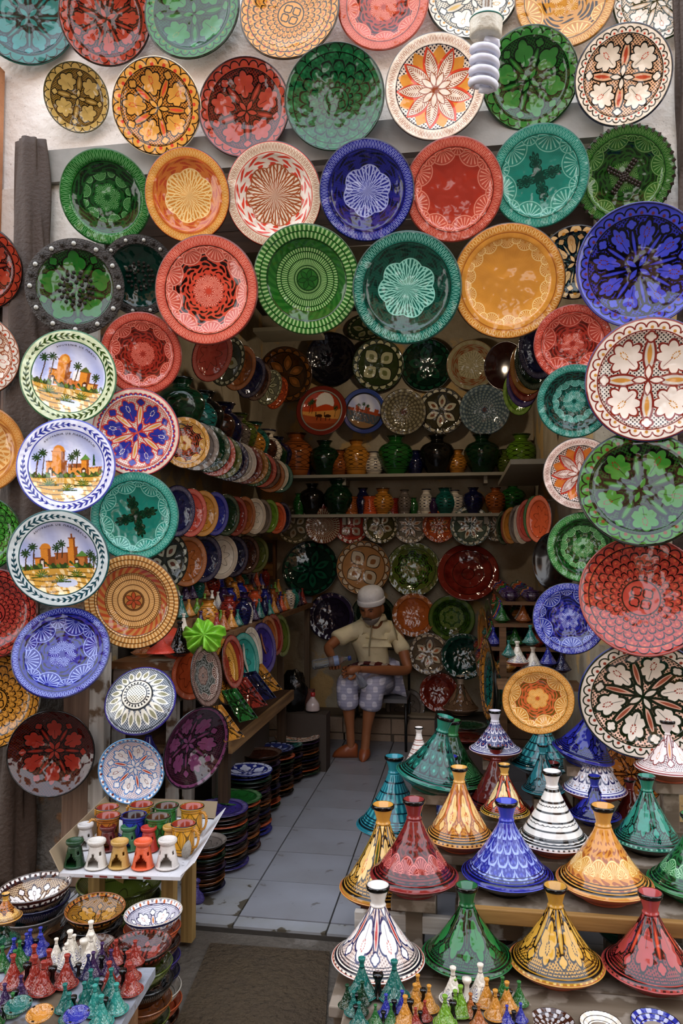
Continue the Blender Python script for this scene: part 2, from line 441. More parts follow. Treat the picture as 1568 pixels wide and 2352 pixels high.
sbox('wall_front_right_upper', XR, 4.5, YW-.02, YW+.22, 2.96, 3.3, M_white)
sbox('wall_side_ochre', -4.2, -2.22, YW-.12, YW-.021, 1.9, 3.9, M_terra_wall)
sbox('wall_front_left_panel', -2.2, XL+.02, YW-.024, YW-.001, 1.75, 2.955, M_white)
# shutter housing: dark brown slats above the opening
sh = empty('door_1', (0, YW+.1, 3.13)); sh['kind'] = 'structure'
M_slat = wood('3a2718', '24170e', 'shutter_wood', 0, .5, 20)
sl = MB().box((0, 0, 0), (2.30, .03, .05)).me('slat')
for k in range(7): ob('slat', sl, M_slat, sh, ((XL+XR)/2, -.03+.004*(k % 2), -.165+k*.055), (.25, 0, 0))
# interior shell
M_ceil = plaster('3a352d', '2a261f', 'ceiling_plaster', 4)
sbox('wall_left', XL-.15, XL, YW+.22, YB+.2, -.05, 3.6, M_back)
sbox('wall_right', XR, XR+.15, YW+.22, YB+.2, -.05, 3.6, M_back)
sbox('wall_back', XL-.15, XR+.15, YB, YB+.15, -.05, 3.6, M_back)
sbox('ceiling', XL-.15, XR+.15, YW+.22, YB+.15, 3.6, 3.7, M_ceil)
sbox('roof_shop', -10, 10, YW+.5, YB+.3, 5.5, 5.6, M_ceil)
# floor: tiles as pieces
fl = sbox('floor', XL-.1, XR+.1, 3.0, YB, -.05, -.004, plain('3a342c', .8, 'grout', .3))
def tile_mat():
    g = G('grey_tile', .32, 0, .5); n = g.noise(3, 5); n2 = g.noise(14, 4)
    col = g.mix(g.ge(n-.5, .4), '8f9096', '7f7e80'); col = g.mix(g.ge(n2-.68, .05)*.6, col, '4c443a')
    g.bump(n2, .05, .01); return g.done(col)
M_tile = tile_mat()
def tile_mat2():
    g = G('worn_grey_tile', .4, 0, .4); n2 = g.noise(7, 6)
    col = g.mix(g.ge(n2-.5, .5), '96979c', '85847f'); col = g.mix(g.ge(n2-.60, .02), col, '4f483c'); return g.done(col)
M_tile2 = tile_mat2()
TA = PZ(547.4, 2107.3, 0); TB = PZ(754.7, 2129.6, 0)          # two neighbouring tile corners
tw = TB.x-TA.x
x0 = TA.x - 3*tw; td = PZ(595.2, 2024.4, 0).y - TA.y
ys = [TA.y - .085, TA.y]
while ys[-1] < YB-.15: ys.append(ys[-1] + (td if len(ys) == 2 else .335))
for j in range(len(ys)-1):
    y0, y1 = ys[j], min(ys[j+1], YB)
    for i in range(8):
        xa, xb = max(x0+i*tw, XL), min(x0+(i+1)*tw, XR)
        if xb-xa < .02: continue
        gp = .0035
        ob('tile', MB().box((0, 0, 0), (xb-xa-gp*2, y1-y0-gp*2, .012)).me('tile'), M_tile2 if j < 1 or (j == 1 and i < 3) else M_tile, fl, ((xa+xb)/2, (y0+y1)/2, .0015 + .003 - fl.location.z + random.uniform(-.0008, .0008) - .004), (random.uniform(-.001, .001), 0, 0))
        o = COL.objects[-1]
for o in list(fl.children): o.location.x -= fl.location.x; o.location.y -= fl.location.y
YT = TA.y - .085
sbox('ground', -8, 8, -6.5, YT, -.25, -.022, M_pave)
sbox('trim_3', -4.2, XL-.12, YT, YW, -.25, -.018, M_pave); sbox('trim_4', XR+.12, 4.5, YT, YW, -.25, -.018, M_pave)
mt = MB(); q = [PZ(483, 2170, -.02), PZ(757, 2190, -.02), PZ(744, 2420, -.02), PZ(375, 2420, -.02)]
mt.v = [v for v in q] + [v + Vector((0, 0, .008)) for v in q]; mt.f = [(4, 5, 6, 7), (0, 1, 5, 4), (1, 2, 6, 5), (2, 3, 7, 6), (3, 0, 4, 7)]
M_mat = plaster('4d3f2c', '43372a', 'brown_doormat', 9, .2, 1.5)
for v in mt.v: v.z += .0
o = ob('doormat', mt.me('doormat'), M_mat); tag(o, 'flat brown doormat on the pavement before the tiled threshold', 'mat')
# buildings across the lane, lit by the sun
M_opp = plaster('a47c5e', '946c50', 'sunlit_plaster', 2)
M_can = plain('5a4a3a', .8, 'added_canopy_canvas')
sbox('wall_opposite', -10, -1.1, -4.2, -3.7, -.1, 6.6, M_opp); sbox('wall_opposite_right', 1.0, 10, -4.6, -4.1, -.1, 7.2, M_opp)
sbox('wall_opposite_far', -4, 5, -12.5, -12, -.1, 2.6, M_opp)
sbox('wall_front_parapet', -10, 10, YW+.3, YW+.5, 5.6, 13.6, M_white); sbox('wall_front_far_left', -10, -4.2, YW, YW+.2, -.1, 5.6, M_terra_wall); sbox('wall_front_far_right', 4.5, 10, YW, YW+.2, -.1, 5.6, M_terra_wall)  # tall wall above the shop front is added, unseen, to shade the lane
M_dkw = plain('2a2018', .7, 'added_dark_panel')
for k, (xa, xb, y) in enumerate([(-9.5, -6.6, -3.69), (-6.0, -3.8, -3.69), (-3.2, -1.5, -3.69), (1.3, 3.2, -4.09), (3.8, 6.2, -4.09), (6.8, 9.5, -4.09)]):
    sbox('door_%d' % (k+2), xa, xb, y-.01, y+.02, 0, 2.35, M_dkw); sbox('window_%d' % (k+1), xa+.5, xa+1.3, y-.01, y+.02, 3.6, 4.9, M_dkw)  # dark door and window slabs added unseen to make glaze reflections patchy
    sbox('roof_%d' % (k+1), xa-.2, xb+.2, y, y+.9, 2.5, 2.55, M_can)  # awnings out of view, added as dark areas for the glazes to reflect
# back platform (tiled step) under the bench
M_step = plaster('a8917c', '937c68', 'step_tile', 5)
st = sbox('trim_5', XL, XR, YB-.32, YB, 0, .19, plain('5a4c3c', .8))
sw = (XR-XL)/6
for i in range(6):
    ob('tile', MB().box((0, 0, 0), (sw-.008, .012, .115)).me('t'), M_step, st, (XL+sw*(i+.5)-st.location.x, -.166, .03))
    ob('tile', MB().box((0, 0, 0), (sw-.008, .012, .05)).me('t'), M_step, st, (XL+sw*(i+.5)-st.location.x+.02*(i % 2), -.168, -.062))
# ------------------------------------------------------------------ plate shapes (unit radius, face towards +Z)
def prof_plate(depth=.15, well=.74, th=.05):
    top = [(0, -depth), (.25, -depth*.97), (well*.7, -depth*.8), (well*.93, -depth*.38), (well, -.03), (well+.03, -.012), (.93, .012), (.975, .016)]
    bot = [(1.0, .004), (.99, -.02), (well+.02, -.02-th), (well*.9, -depth*.45-th), (well*.6, -depth-th), (.42, -depth-th), (.42, -depth-th-.03), (.38, -depth-th-.03), (.37, -depth-th), (0, -depth-th)]
    return smoothprof(top, 3) + bot
def prof_dish(depth=.24, th=.05):
    top = [(0, -depth), (.3, -depth*.93), (.6, -depth*.66), (.82, -depth*.3), (.93, -.03), (.975, .005)]
    bot = [(1.0, -.004), (.985, -.03), (.8, -depth*.45-th), (.5, -depth-th*.6), (.4, -depth-th), (.4, -depth-th-.04), (.35, -depth-th-.04), (.34, -depth-th), (0, -depth-th)]
    return smoothprof(top, 3) + bot
def prof_bowl(depth=.55, th=.05):
    top = [(0, -depth), (.3, -depth*.95), (.6, -depth*.75), (.83, -depth*.38), (.95, -.04), (.975, 0)]
    bot = [(1.0, -.01), (.995, -.05), (.88, -depth*.45), (.65, -depth*.85-th), (.45, -depth-th), (.42, -depth-th-.08), (.36, -depth-th-.08), (.35, -depth-th), (0, -depth-th)]
    return smoothprof(top, 3) + bot
ME = {'plate': lathe(prof_plate(), 64), 'dish': lathe(prof_dish(), 64), 'deep': lathe(prof_plate(.2, .78), 64), 'bowl': lathe(prof_bowl(), 48),
      'flat': lathe(prof_plate(.09, .8, .04), 40), 'sbowl': lathe(prof_dish(.34), 40)}
def torus(R, r, name='t', seg=64, s2=8, z=0):
    return lathe([(R + r*math.cos(a), z + r*math.sin(a)) for a in [2*PI*k/s2 for k in range(s2+1)]], seg, name)
ME['edge'] = torus(.988, .016, z=-.006); ME['edge_s'] = torus(.985, .02, seg=32, s2=6, z=-.006); ME['foot'] = torus(.40, .03, seg=32, s2=6, z=-.22)
def plate(px, py, w, h, off, mat, edge, label, group='plates hung on the shop front', kind='plate', spin=0, cat='plate', az=None, tilt=None, Y=None, d=None, name='ceramic_plate', em=None, lo=-30, hi=40):
    Y = (YW - off) if Y is None else Y
    if az is None and tilt is None and d is None and Y < 4: az = math.radians(16 if px < 280 else 8 if px < 420 else -6 if px > 1300 else 0)
    c, R3, R = fit(px, py, w, h, Y, az, tilt, lo, hi, math.radians(spin))
    o = ob(name, ME[kind], mat, None, c, R3, R); tag(o, label, cat, group)
    if edge: ob('rim_edge', ME['edge' if w > 90 else 'edge_s'], edge if not isinstance(edge, str) else plain(edge), o)
    return o, c, R3, R
def lab(s): return s
A = st_arab; GL = glaze
def M(fn, name, *a, **k):
    g = GL(name); return g.done(tone(g, fn(g, *a, **k), .1))
TEAL, GRN, DGR, RED, COR, YEL, BLU, TUR, ORG, TAN, PUR = '1f8078', '2f7a38', '17593c', 'a23820', 'c9543c', 'd69a2a', '2530a4', '35a090', 'e0601c', 'd8a45c', '6a3552'
BR, LG, LY, LB, LC, LT = '3a1a10', '9ccf8e', 'f4cf8a', '9fb0ec', 'f0a898', '9be0d0'
FRONT = [
 (60, 30, 236, 240, .10, lambda: M(A, 'teal_flowers', '145f5a', '2a8f8a', '0c2c30', n=8, m=22, lob=2), '1d6a60', 'large teal plate with dark outlined flowers, cut by the top corner above the ochre wall'),
 (240, 36, 214, 234, .13, lambda: M(A, 'red_flowers', '8a2a14', 'b04020', '200c08', n=8, m=26, lob=3), '3a1a14', 'brick red plate with dark painted flowers, second from the left in the top row'),
 (441, 20, 218, 232, .10, lambda: M(A, 'green_diamond', '1f5c2c', '3a8a44', '10301a', n=4, m=30, acc='7a8a30'), '24402a', 'green plate with dark lozenges and flowers, between red and yellow plates in the top row'),
 (665, 22, 228, 230, .13, lambda: M(st_scale, 'yellow_scale', 'dda23a', '241808', 'c86a20', n=26, K=8), '4a3a1c', 'yellow plate with rows of dark outlined petals in the top row'),
 (880, 6, 210, 220, .10, lambda: M(st_fans, 'coral_fans', 'cc5a36', 'e89878', 'b83c18', '5a1c10', n=8), 'a84830', 'orange red carved plate at the top with a fine combed rim'),
 (1085, -14, 214, 206, .05, lambda: M(A, 'white_black', 'd8ceb8', 'f0e6d4', '15251a', acc='d0a030', acc2='d8b860', n=4, m=28), '2a3a2a', 'white plate with black and yellow lozenges behind the spiral bulb fitting'),
 (1298, -6, 234, 234, .09, lambda: M(st_fans, 'golden_fans', 'c8902a', 'f0cc80', 'd09a30', '402808', n=4, rimd=48, fr=.36), '6a5020', 'golden carved plate with a pointed star, cut by the top edge'),
 (1512, -8, 212, 208, .06, lambda: M(A, 'white_green_flower', 'e0cbb0', 'f0e8da', '28421c', acc='c87840', n=6, m=28), '2f4a24', 'white and green flowered plate, highest at the right of the top row'),
 (175, 223, 148, 169, .12, lambda: M(A, 'ochre_clover', 'a8883a', 'd8bc72', '2c2410', n=4, m=20, lob=3), '6a6438', 'smallest ochre plate with four pale clover leaves above the white wall'),
 (359, 243, 205, 230, .16, lambda: M(A, 'yellow_lozenge', 'd8962c', 'e8b04a', '2a1808', acc='e04818', acc2='e85828', n=5, m=20, cen=5), 'e8d8b8', 'yellow plate with red lozenges and a cream rim edge'),
 (560, 245, 211, 233, .13, lambda: M(A, 'red_leaf', '84301e', 'b84c34', '28100c', acc='b85020', n=5, m=26, lob=3, cen=5), '46201a', 'dusky red plate with large leaf pattern, between yellow and green plates'),
 (768, 221, 230, 250, .16, lambda: M(st_scale, 'green_petals', '1f7448', '0b2a1a', '2f8a5a', n=16, K=5.5, m=22), '123c28', 'deep green plate with overlapping dark petals, over the yellow petal plate'),
 (1000, 198, 232, 250, .16, lambda: M(st_star, 'white_starflower', 'f4e6d4', 'a8541c', 'e8501c', 'e8a83c', '24243c', n=9), '4a4038', 'cream plate with an orange and yellow star flower beside the bulb'),
 (1218, 178, 224, 246, .12, lambda: M(A, 'green_flower', '2c6a30', '4a9448', '16341a', n=6, m=24, lob=2), '2c5a34', 'mid green plate with a flower ring, right behind the spiral bulb'),
 (1432, 171, 228, 242, .16, lambda: M(A, 'white_clover', 'eec29c', 'f6ead8', '1a2018', acc='d8542a', acc2='d05a2a', n=4, m=34, lob=4, lw=.013), '20284a', 'white plate with four large black outlined leaves in the upper right corner'),
 (242, 451, 204, 231, .16, lambda: M(st_fans, 'green_carved', '2f8438', '8cc48a', '206c30', '0e401c', n=6, fc=.5, fr=.14, rs=.74, rimd=48), '2a6a34', 'bright green carved plate with a ring of small fans beside the white wall panel'),
 (430, 447, 186, 232, .19, lambda: M(st_rosette, 'yellow_rosette', 'dc9c34', 'f6dca0', 'd8862a', 'c85a18', n=12, R=.5), '2a2420', 'yellow orange plate with a carved seed of life rosette'),
 (628, 446, 220, 246, .17, lambda: M(st_rosette, 'white_rosette', 'f2e4d0', 'b86830', 'f2e8dc', 'e0441c', n=14, R=.52, k=4), '2a2420', 'cream plate with a white rosette in orange petals and navy leaves'),
 (842, 436, 215, 242, .19, lambda: M(st_rosette, 'blue_rosette', '2a32a0', 'b4bce8', '1c2290', '10144e', n=12, R=.44, k=6), '1a1c40', 'royal blue plate with a pale carved rosette at its centre'),
 (1042, 434, 222, 250, .16, lambda: M(st_fans, 'coral_star', 'cc5a42', 'f0a890', 'c04020', '702010', n=8, fr=.29, inner=False, scroll=False), 'a04a38', 'coral plate with a smooth eight pointed star, next to the royal blue plate'),
 (1240, 403, 222, 248, .16, lambda: M(st_fans, 'turquoise_bouquet', '3aa090', '9cd8c8', '2f9c8c', '0e5a48', n=6, fr=.33, inner=False, scroll=False, cross='14584a'), '1c6a5c', 'turquoise carved plate with a dark bouquet in the middle'),
 (1436, 402, 224, 242, .10, lambda: M(st_fans, 'moss_fans', '3f7c30', '8cb070', '356c28', '1c4418', n=8, fr=.26), None, 'moss green plate with a braided brown rim and studded cross'),
 (171, 659, 230, 222, .18, lambda: M(A, 'green_jewelled', '1f5a20', '2f8030', '101c0c', n=5, lob=2, cen=5, rs=1.2), None, 'green plate framed by a grey metal filigree rim with clear stones'),
 (318, 632, 160, 210, .045, lambda: M(st_plain, 'dark_teal', '134c40', '16584c', '0a2c26'), '103c34', 'dark teal plate mostly hidden behind the filigree plate and the coral star plate'),
 (474, 665, 236, 254, .16, lambda: M(st_fans, 'coral_jagged', 'd06048', 'f0ac98', 'd8502c', '301008', n=9, fr=.26), '702c20', 'large coral plate with a jagged black edged star and a round centre'),
 (704, 641, 244, 256, .14, lambda: M(st_conc, 'leaf_green_rings', '3f8a34', 'b8dc9c', '1e5a1c', '2a7a28', K=8, n=70, band=.66, cen=.2), '2c5c24', 'leaf green plate carved in fine lace rings above the doorway'),
 (935, 660, 248, 264, .17, lambda: M(st_rosette, 'teal_rosette', '1c7c6c', 'a0dccc', '126050', '0a4438', n=14, R=.46, k=5), '1f5c50', 'teal plate with a pale scalloped lace ring above the doorway'),
 (1168, 645, 258, 271, .15, lambda: M(st_fans, 'golden_yellow', 'd89a34', 'f8dc9c', 'e0a438', 'b06a18', n=14, fr=.14, fc=.72, rimd=48, rs=.84, inner=False, scroll=False), '3c3010', 'large golden yellow plate with carved fans round a plain centre'),
 (1322, 602, 150, 196, .05, lambda: M(A, 'fish_plate', '1f5c60', 'e8c890', '141812', acc='d8a030', n=8, lob=1, m=16, rim='201c14'), '1c1810', 'dark plate painted with little fish, peeping between golden and blue plates'),
 (1472, 608, 300, 290, .26, lambda: M(A, 'blue_scrolls', '2a34b0', '4652c8', '0c0e26', acc='7a4050', n=8, m=30, lob=3, lw=.016), '3a3c90', 'largest blue plate with black scroll flowers on the right side'),
 (1316, 788, 176, 184, .10, lambda: M(st_fans, 'coral_small', 'c84c34', 'ee9c88', 'b83a20', '7a2010', n=5, fr=.36, rimd=46), 'a04030', 'smaller coral carved plate under the golden yellow plate'),
 (1494, 871, 300, 290, .29, lambda: M(A, 'white_crimson', 'e4dcd0', 'f6ece0', '9c3420', acc='d8a040', acc2='e0a848', n=4, m=30, lob=4, stip='2a2a34', lw=.014), '3a3c78', 'big white plate with crimson outlines and yellow lozenges on the right'),
 (1320, 921, 174, 170, .16, lambda: M(st_fans, 'turquoise_ring', '2a9484', '9cd8cc', '146c60', '0a3a34', n=11, fr=.16, fc=.56, rimd=52), '1c6458', 'small turquoise plate with a ring of fans, left of the big crimson and white plate'),
 (1333, 1088, 168, 171, .13, lambda: M(st_star, 'white_tulip', 'f0dcd0', 'a85030', 'd84020', 'e89028', '2a2018', n=8, rimd=48), '302820', 'small white plate with an orange tulip centre, left of the big green plate'),
 (1475, 1122, 300, 266, .27, lambda: M(A, 'green_black', '2c5c20', '4a8c34', '0c1408', acc='8a4818', n=5, m=26, lob=3, lw=.018), '182c14', 'big grass green plate with heavy black leaves on the right side'),
 (1340, 1257, 166, 162, .10, lambda: M(st_fans, 'green_lace', '3a8c44', 'a8dca0', '2a6c30', '1c4a1c', n=8, fr=.18, fc=.6), '285c30', 'small green lace plate tucked behind the big scalloped red plate'),
 (1479, 1370, 300, 276, .25, lambda: M(st_scale, 'red_fishscale', 'bc4a36', '30120c', 'd07040', n=26, K=8, r0=.3), 'a84838', 'big brick red plate with black fish scale rows and a four leaf centre'),
 (1308, 1421, 166, 170, .10, lambda: M(st_fans, 'blue_fans', '3444b0', 'b8c0e8', '2432a8', '141c60', n=5, fr=.30, rimd=44), '20242c', 'small blue plate with fan corners in front of the trinket shelf'),
 (1482, 1608, 308, 272, .20, lambda: M(A, 'white_forest', 'f0ccb8', 'f6eee2', '24381a', acc='b04a28', acc2='b86848', n=6, m=30, lob=3, lw=.018), '30428c', 'big white plate with dark green flower leaning behind the tagines'),
 (1236, 1608, 168, 158, .22, lambda: M(st_fans, 'yellow_sun', 'dca040', 'f8dc9c', 'e0782c', '8a6a18', n=6, fr=.32, rimd=44, cen='f0b040'), '3a3420', 'yellow plate with an orange star standing above the tagines'),
]
for (px, py, w, h, off, fn, edge, label) in FRONT:
    kd = 'dish' if ('dusky' in label or 'deep green' in label or 'scroll' in label or 'scale rows' in label or 'ochre plate' in label) else 'plate'
    if 'white wall panel' in label: kd = 'deep'
    o, c, R3, R = plate(px, py, w, h, off, fn(), edge, label, kind=kd, spin=random.uniform(-25, 25))
    if 'braided' in label:
        M_br = plain('3c2a18', .35, 'bronze', .3); mb = MB().box((0, 0, 0), (.07, .055, .05)).me('stud')
        for k in range(40):
            a = 2*PI*k/40; ob('braid_link', mb, M_br, o, (math.cos(a)*.975, math.sin(a)*.975, .02), (.3, 0, a+.5))
        mb2 = lathe([(0, .04), (.03, .03), (.038, 0)], 8)
        for s in (-1, 1):
            for k in range(-5, 6):
                t = k*.072
                for e in (-1, 1):
                    cc, ss = math.cos(.75*s), math.sin(.75*s)
                    ob('stud', mb2, M_br, o, (t*cc - e*.03*ss, t*ss + e*.03*cc, -.135))
    if 'filigree' in label:
        M_fl = plain('4a443e', .3, 'pewter', .6, 30, .2, .5, .7); M_st = plain('c8c8c0', .05, 'clear_stone')
        ob('filigree_band', torus(.885, .02), M_fl, o, (0, 0, .01))
        rg = lathe([(.775, .0), (.78, .03), (.8, .035), (.98, .035), (1.0, .02), (1.0, -.01)], 64); ob('metal_rim', rg, plain('57504a', .35, 'pewter_band', 1.0, 26, .35, .5, .6), o)
        ball = lathe([(0, .05), (.03, .04), (.045, .015), (.05, 0)], 12); rg2 = torus(.055, .010, seg=14, s2=6)
        for k in range(24):
            a = 2*PI*k/24; p = (math.cos(a)*.885, math.sin(a)*.885, .035)
            ob('stone' if k % 2 else 'stud', ball, M_st if k % 2 else M_fl, o, p); ob('filigree_ring', rg2, M_fl, o, p)
        for rr, nn in ((.34, 16), (.26, 12), (.14, 7)):
            for k in range(nn):
                a = 2*PI*k/nn; ob('centre_stud', ball, M_fl, o, (math.cos(a)*rr, math.sin(a)*rr, -.13), None, .8)
# left column
LEFT = [
 (324, 812, 180, 198, .08, lambda: M(st_fans, 'coral_left', 'c04a32', 'ee9c88', 'b03418', '702010', n=9, fr=.25), 'a04434', 'coral carved plate below the coral star plate, left of the doorway'),
 (312, 993, 200, 206, .12, lambda: M(A, 'white_bluered', 'ecdcd0', '3440b0', 'd84030', acc='f0e8e0', acc2='e8b050', n=6, lob=3, m=50, rim='f0e0d0', stip='c88a70'), '20244c', 'white plate with blue grapes and a red star, left of the doorway'),
 (309, 1186, 200, 206, .09, lambda: M(st_fans, 'turquoise_cross', '2f9c8c', 'a0dccc', '1f9080', '0c3c28', n=8, fr=.27, inner=False, scroll=False, cross='0e3c26'), '1c6c60', 'turquoise plate with a dark green ivy cross, left of the doorway'),
 (302, 1382, 220, 217, .10, lambda: M(st_conc, 'tan_rings', 'c89248', 'f0cc90', '6a4418', 'c05a20', K=9, n=72, band=.66, cen=.2), '4a3418', 'tan plate with concentric carved rings, under the turquoise ivy plate'),
 (-48, 612, 190, 214, .22, lambda: M(A, 'red_edge', '8c2c18', 'b44420', '240c06', n=6, m=24), '2c1812', 'rust red plate at the left edge before the brown cloth'),
 (-50, 814, 180, 202, .22, lambda: M(A, 'white_edge', 'f0d8c0', 'f4ece0', 'b06030', acc='d85a20', n=6, m=24), '1c3c34', 'white plate with orange flowers cut by the left edge'),
 (-50, 1030, 206, 215, .22, lambda: M(st_rosette, 'yellow_edge', 'e0a044', 'f6d090', 'e0a850', 'c88030', n=10, R=.6), 'c08830', 'pale yellow carved plate cut by the left edge'),
 (-44, 1226, 182, 178, .22, lambda: M(st_scale, 'green_edge', '4c9c38', '142c10', '78b858', n=18, K=7), '1f5c30', 'green plate with black scales cut by the left edge'),
 (-22, 1410, 216, 210, .24, lambda: M(st_scale, 'red_scale_edge', 'b03c30', '301210', 'c86040', n=24, K=8), '802c24', 'red plate with black scales cut by the left edge'),
 (-18, 1612, 222, 220, .22, lambda: M(st_scale, 'mustard_scale', 'cc9428', '241a08', 'd8a848', n=20, K=6.5), '3c3410', 'mustard plate with black petal rows cut by the left edge'),
 (139, 1500, 228, 211, .24, lambda: M(st_fans, 'cobalt_petals', '28309c', 'a8b4ec', '2028a0', '0c1044', n=6, fr=.30, fc=.72, rs=.84, rimd=52), '1c2050', 'cobalt blue plate with six dark petals under the castle plates'),
 (116, 1732, 204, 200, .22, lambda: M(A, 'oxblood', '5c1810', '9c3018', '180806', n=6, m=24, lob=3, cen=6, rs=1.2), '140c0a', 'dark oxblood bowl with a black flower hung above the old wall'),
 (301, 1772, 152, 151, .26, lambda: M(A, 'sky_blue', 'f0dcd0', 'f0ece8', '4c8cc4', acc='8a3020', acc2='c84c28', n=6, m=24, lob=3, cen=6, rs=.88, rim='7cb4dc'), '6ca4cc', 'small white bowl with sky blue flower hung over the mugs'),
]
for (px, py, w, h, off, fn, edge, label) in LEFT:
    plate(px, py, w, h, off, fn(), edge, label, kind='sbowl' if 'bowl' in label else 'plate', spin=random.uniform(-25, 25), cat='bowl' if 'bowl' in label else 'plate', name='ceramic_bowl' if 'bowl' in label else 'ceramic_plate')
plate(450, 1718, 150, 191, .20, M(A, 'aubergine', '50283c', '80466c', '1c0c16', n=6, m=24, lob=3, cen=6, rs=.9), '1c1018', 'aubergine purple dish with a dark flower, turned towards the shop', kind='sbowl', tilt=math.radians(8), lo=5, hi=70, spin=20, cat='dish', name='ceramic_dish')
# ------------------------------------------------------------------ painted scene plates
def mat_attr(name='painted_scene', rough=.1):
    g = G(name, rough, 0, .6); a = g.n.new('ShaderNodeAttribute'); a.attribute_name = 'Col'
    g.bump(g.noise(4, 2), .15, .03); return g.done(a.outputs['Color'])
M_paint = mat_attr()
L3 = lambda h: np.array(lin(h))
def scene_paint(kind, X, Y, rng):
    n = lambda s, k=0: (np.sin(X*s+k)*np.cos(Y*s*1.3+k*2)+np.sin(X*s*2.1+Y*s+k))*.5
    C = np.ones(X.shape+(3,))*L3('dfe2f0')
    sky = np.clip((n(5, 1)*.5+.5), 0, 1)[..., None]; C = C*(1-sky*.75) + L3('8f9fdc' if kind != 'camel' else 'd8b0a0')*sky*.75
    def fill(m, c, j=.0):
        c = L3(c)*(1 + (rng.random(X.shape)-.5)*j)[..., None] if j else L3(c)
        C[m] = c[m] if getattr(c, 'ndim', 1) == 3 else c
    if kind == 'camel':
        fill(Y > .1, 'b43c1c'); fill((Y > .1)*((X-.1)**2*1.2+(Y-.35)**2 < .16), 'e8e4dc'); hill = .12+.18*np.exp(-((X-.15)/.35)**2)
        fill(Y < hill, 'c8481c'); fill(Y < .02+.1*X, 'd8984c'); fill(Y < -.25-.1*X, 'a8502c'); fill(Y < -.5, '8a3c20')
        for cx in (-.1, .25):
            fill(((X-cx)/.13)**2+((Y+.18)/.07)**2 < 1, '3a2014'); fill((abs(X-cx+.14) < .02)*(abs(Y+.12) < .1), '3a2014')
            for l in (-.08, .08): fill((abs(X-cx-l) < .015)*(abs(Y+.28) < .1), '3a2014')
        palms = [(-.4, .4, .5), (.55, .15, .4), (-.5, .3, .4)]
    elif kind == 'river':
        fill(Y < .05, '6a3020'); fill((Y < .12+.08*np.sign(np.sin(X*14)))*(Y > -.1)*(abs(X) < .65), '9c4424'); fill(Y < -.08, '44505c'); fill((Y < -.08)*(n(20) > .3), '6a5850'); fill(Y < -.5, '8a6a48')
        palms = [(-.1, .3, .35), (.1, .25, .3), (-.3, .2, .3)]
    else:
        fill(Y < -.22+n(9)*.02, 'c8963c'); fill((Y < -.26)*(n(3, 2)*.4+n(22, 1)*.4 > .05), 'eccf94'); fill((Y < -.3)*(np.sin(Y*60+X*6+n(4)*2) > .8), '6a4c1c')
        fill((Y < -.45)*((X-.12)**2*3+(Y+.55)**2*18 < .14), 'c4cce0'); fill((Y < -.62)*(n(10, 3) > .2), 'e8dcb8')
        br, dk, lt = 'd8872c', '8a481c', 'eaac50'
        def tower(x0, x1, y1, col=br): fill((X > x0)*(X < x1)*(Y < y1)*(Y > -.2), col, .25); fill((X > x1-(x1-x0)*.3)*(X < x1)*(Y < y1)*(Y > -.2), dk, .3); fill((X > x0-.015)*(X < x1+.015)*(abs(Y-y1) < .015), dk)
        if kind == 'a':
            tower(-.45, .0, .12); tower(-.3, -.04, .36); fill((X+.17)**2+(Y-.38)**2 < .012, br); fill((X+.17)**2*1.2+(Y-.38)**2 < .004, lt)
            tower(-.05, .3, -.02, 'c87030'); tower(.2, .42, .18); fill((Y > .18)*(Y < .30-abs(X-.3)*1.0), '5a6428'); tower(.4, .62, -.05, lt); fill((abs(X-.12) < .07)*(abs(Y-.06) < .1), 'e8e4e0')
            palms = [(-.58, .33, .55), (-.42, .38, .5), (.12, .28, .35), (.55, .1, .25)]
        elif kind == 'b':
            tower(-.44, -.02, .12); tower(-.32, -.06, .34); fill(((X+.18)**2+(Y-.35)**2 < .014)*(Y > .33), br)
            tower(0, .4, -.0, 'd88c40'); fill((abs(Y-.02) < .045)*(X > -.0)*(X < .34), '8a481c'); tower(.28, .44, .14); fill((Y > .14)*(Y < .26-abs(X-.37)*1.1), '5a8a3c')
            tower(.44, .72, -.04, 'e8b060'); fill((Y > -.06)*(Y < -.02)*(X > .42)*(X < .72)*(np.sin(X*90) > 0), 'd88c40')
            palms = [(-.62, .2, .42), (-.5, .3, .5), (.08, .2, .28), (.18, .28, .32)]
            fill((abs(X-.55) < .03-(Y-.05)*.1)*(Y > 0)*(Y < .25), '1e4a20')
        else:
            tower(-.5, -.05, .0); tower(-.38, -.18, .2); fill(((X+.28)**2+(Y-.2)**2 < .011)*(Y > .19), br)
            tower(-.1, .22, .08, 'a85c28'); tower(.16, .36, .2); tower(.2, .32, .4); fill((abs(X-.26) < .02)*(Y > .4)*(Y < .5), dk); tower(.34, .56, .0, 'c07838'); fill((Y > .0)*(Y < .13-abs(X-.45)*.9), '5a8a3c')
            palms = [(-.66, .12, .36), (-.52, .24, .45), (-.06, .2, .25), (.04, .28, .3), (.62, .06, .3), (.7, -.04, .22)]
        for wx, wy in ((-.36, -.1), (.33, -.12)):
            fill((abs(X-wx) < .05)*(Y > -.2)*(Y < wy+.1-abs(X-wx)*.8), '4a2010'); fill((abs(X-wx) < .025)*(Y > -.2)*(Y < wy+.04), 'e8d8c8')
        fill((Y < -.13+n(24)*.06)*(Y > -.24)*(n(12, 2) > -.25), '2c4418'); fill((Y < -.15+n(40)*.05)*(Y > -.22)*(n(17) > .2), '5c7c28')
        for gx, gy in ((-.38, -.38), (.0, -.5), (.32, -.4)):
            a = np.arctan2(Y-gy, X-gx); r = np.hypot(X-gx, Y-gy); fill((r < .14*abs(np.sin(a*7)))*(Y > gy-.02), '3c6418'); fill((abs(Y-gy+.02) < .014)*(abs(X-gx) < .2), '2c4418')
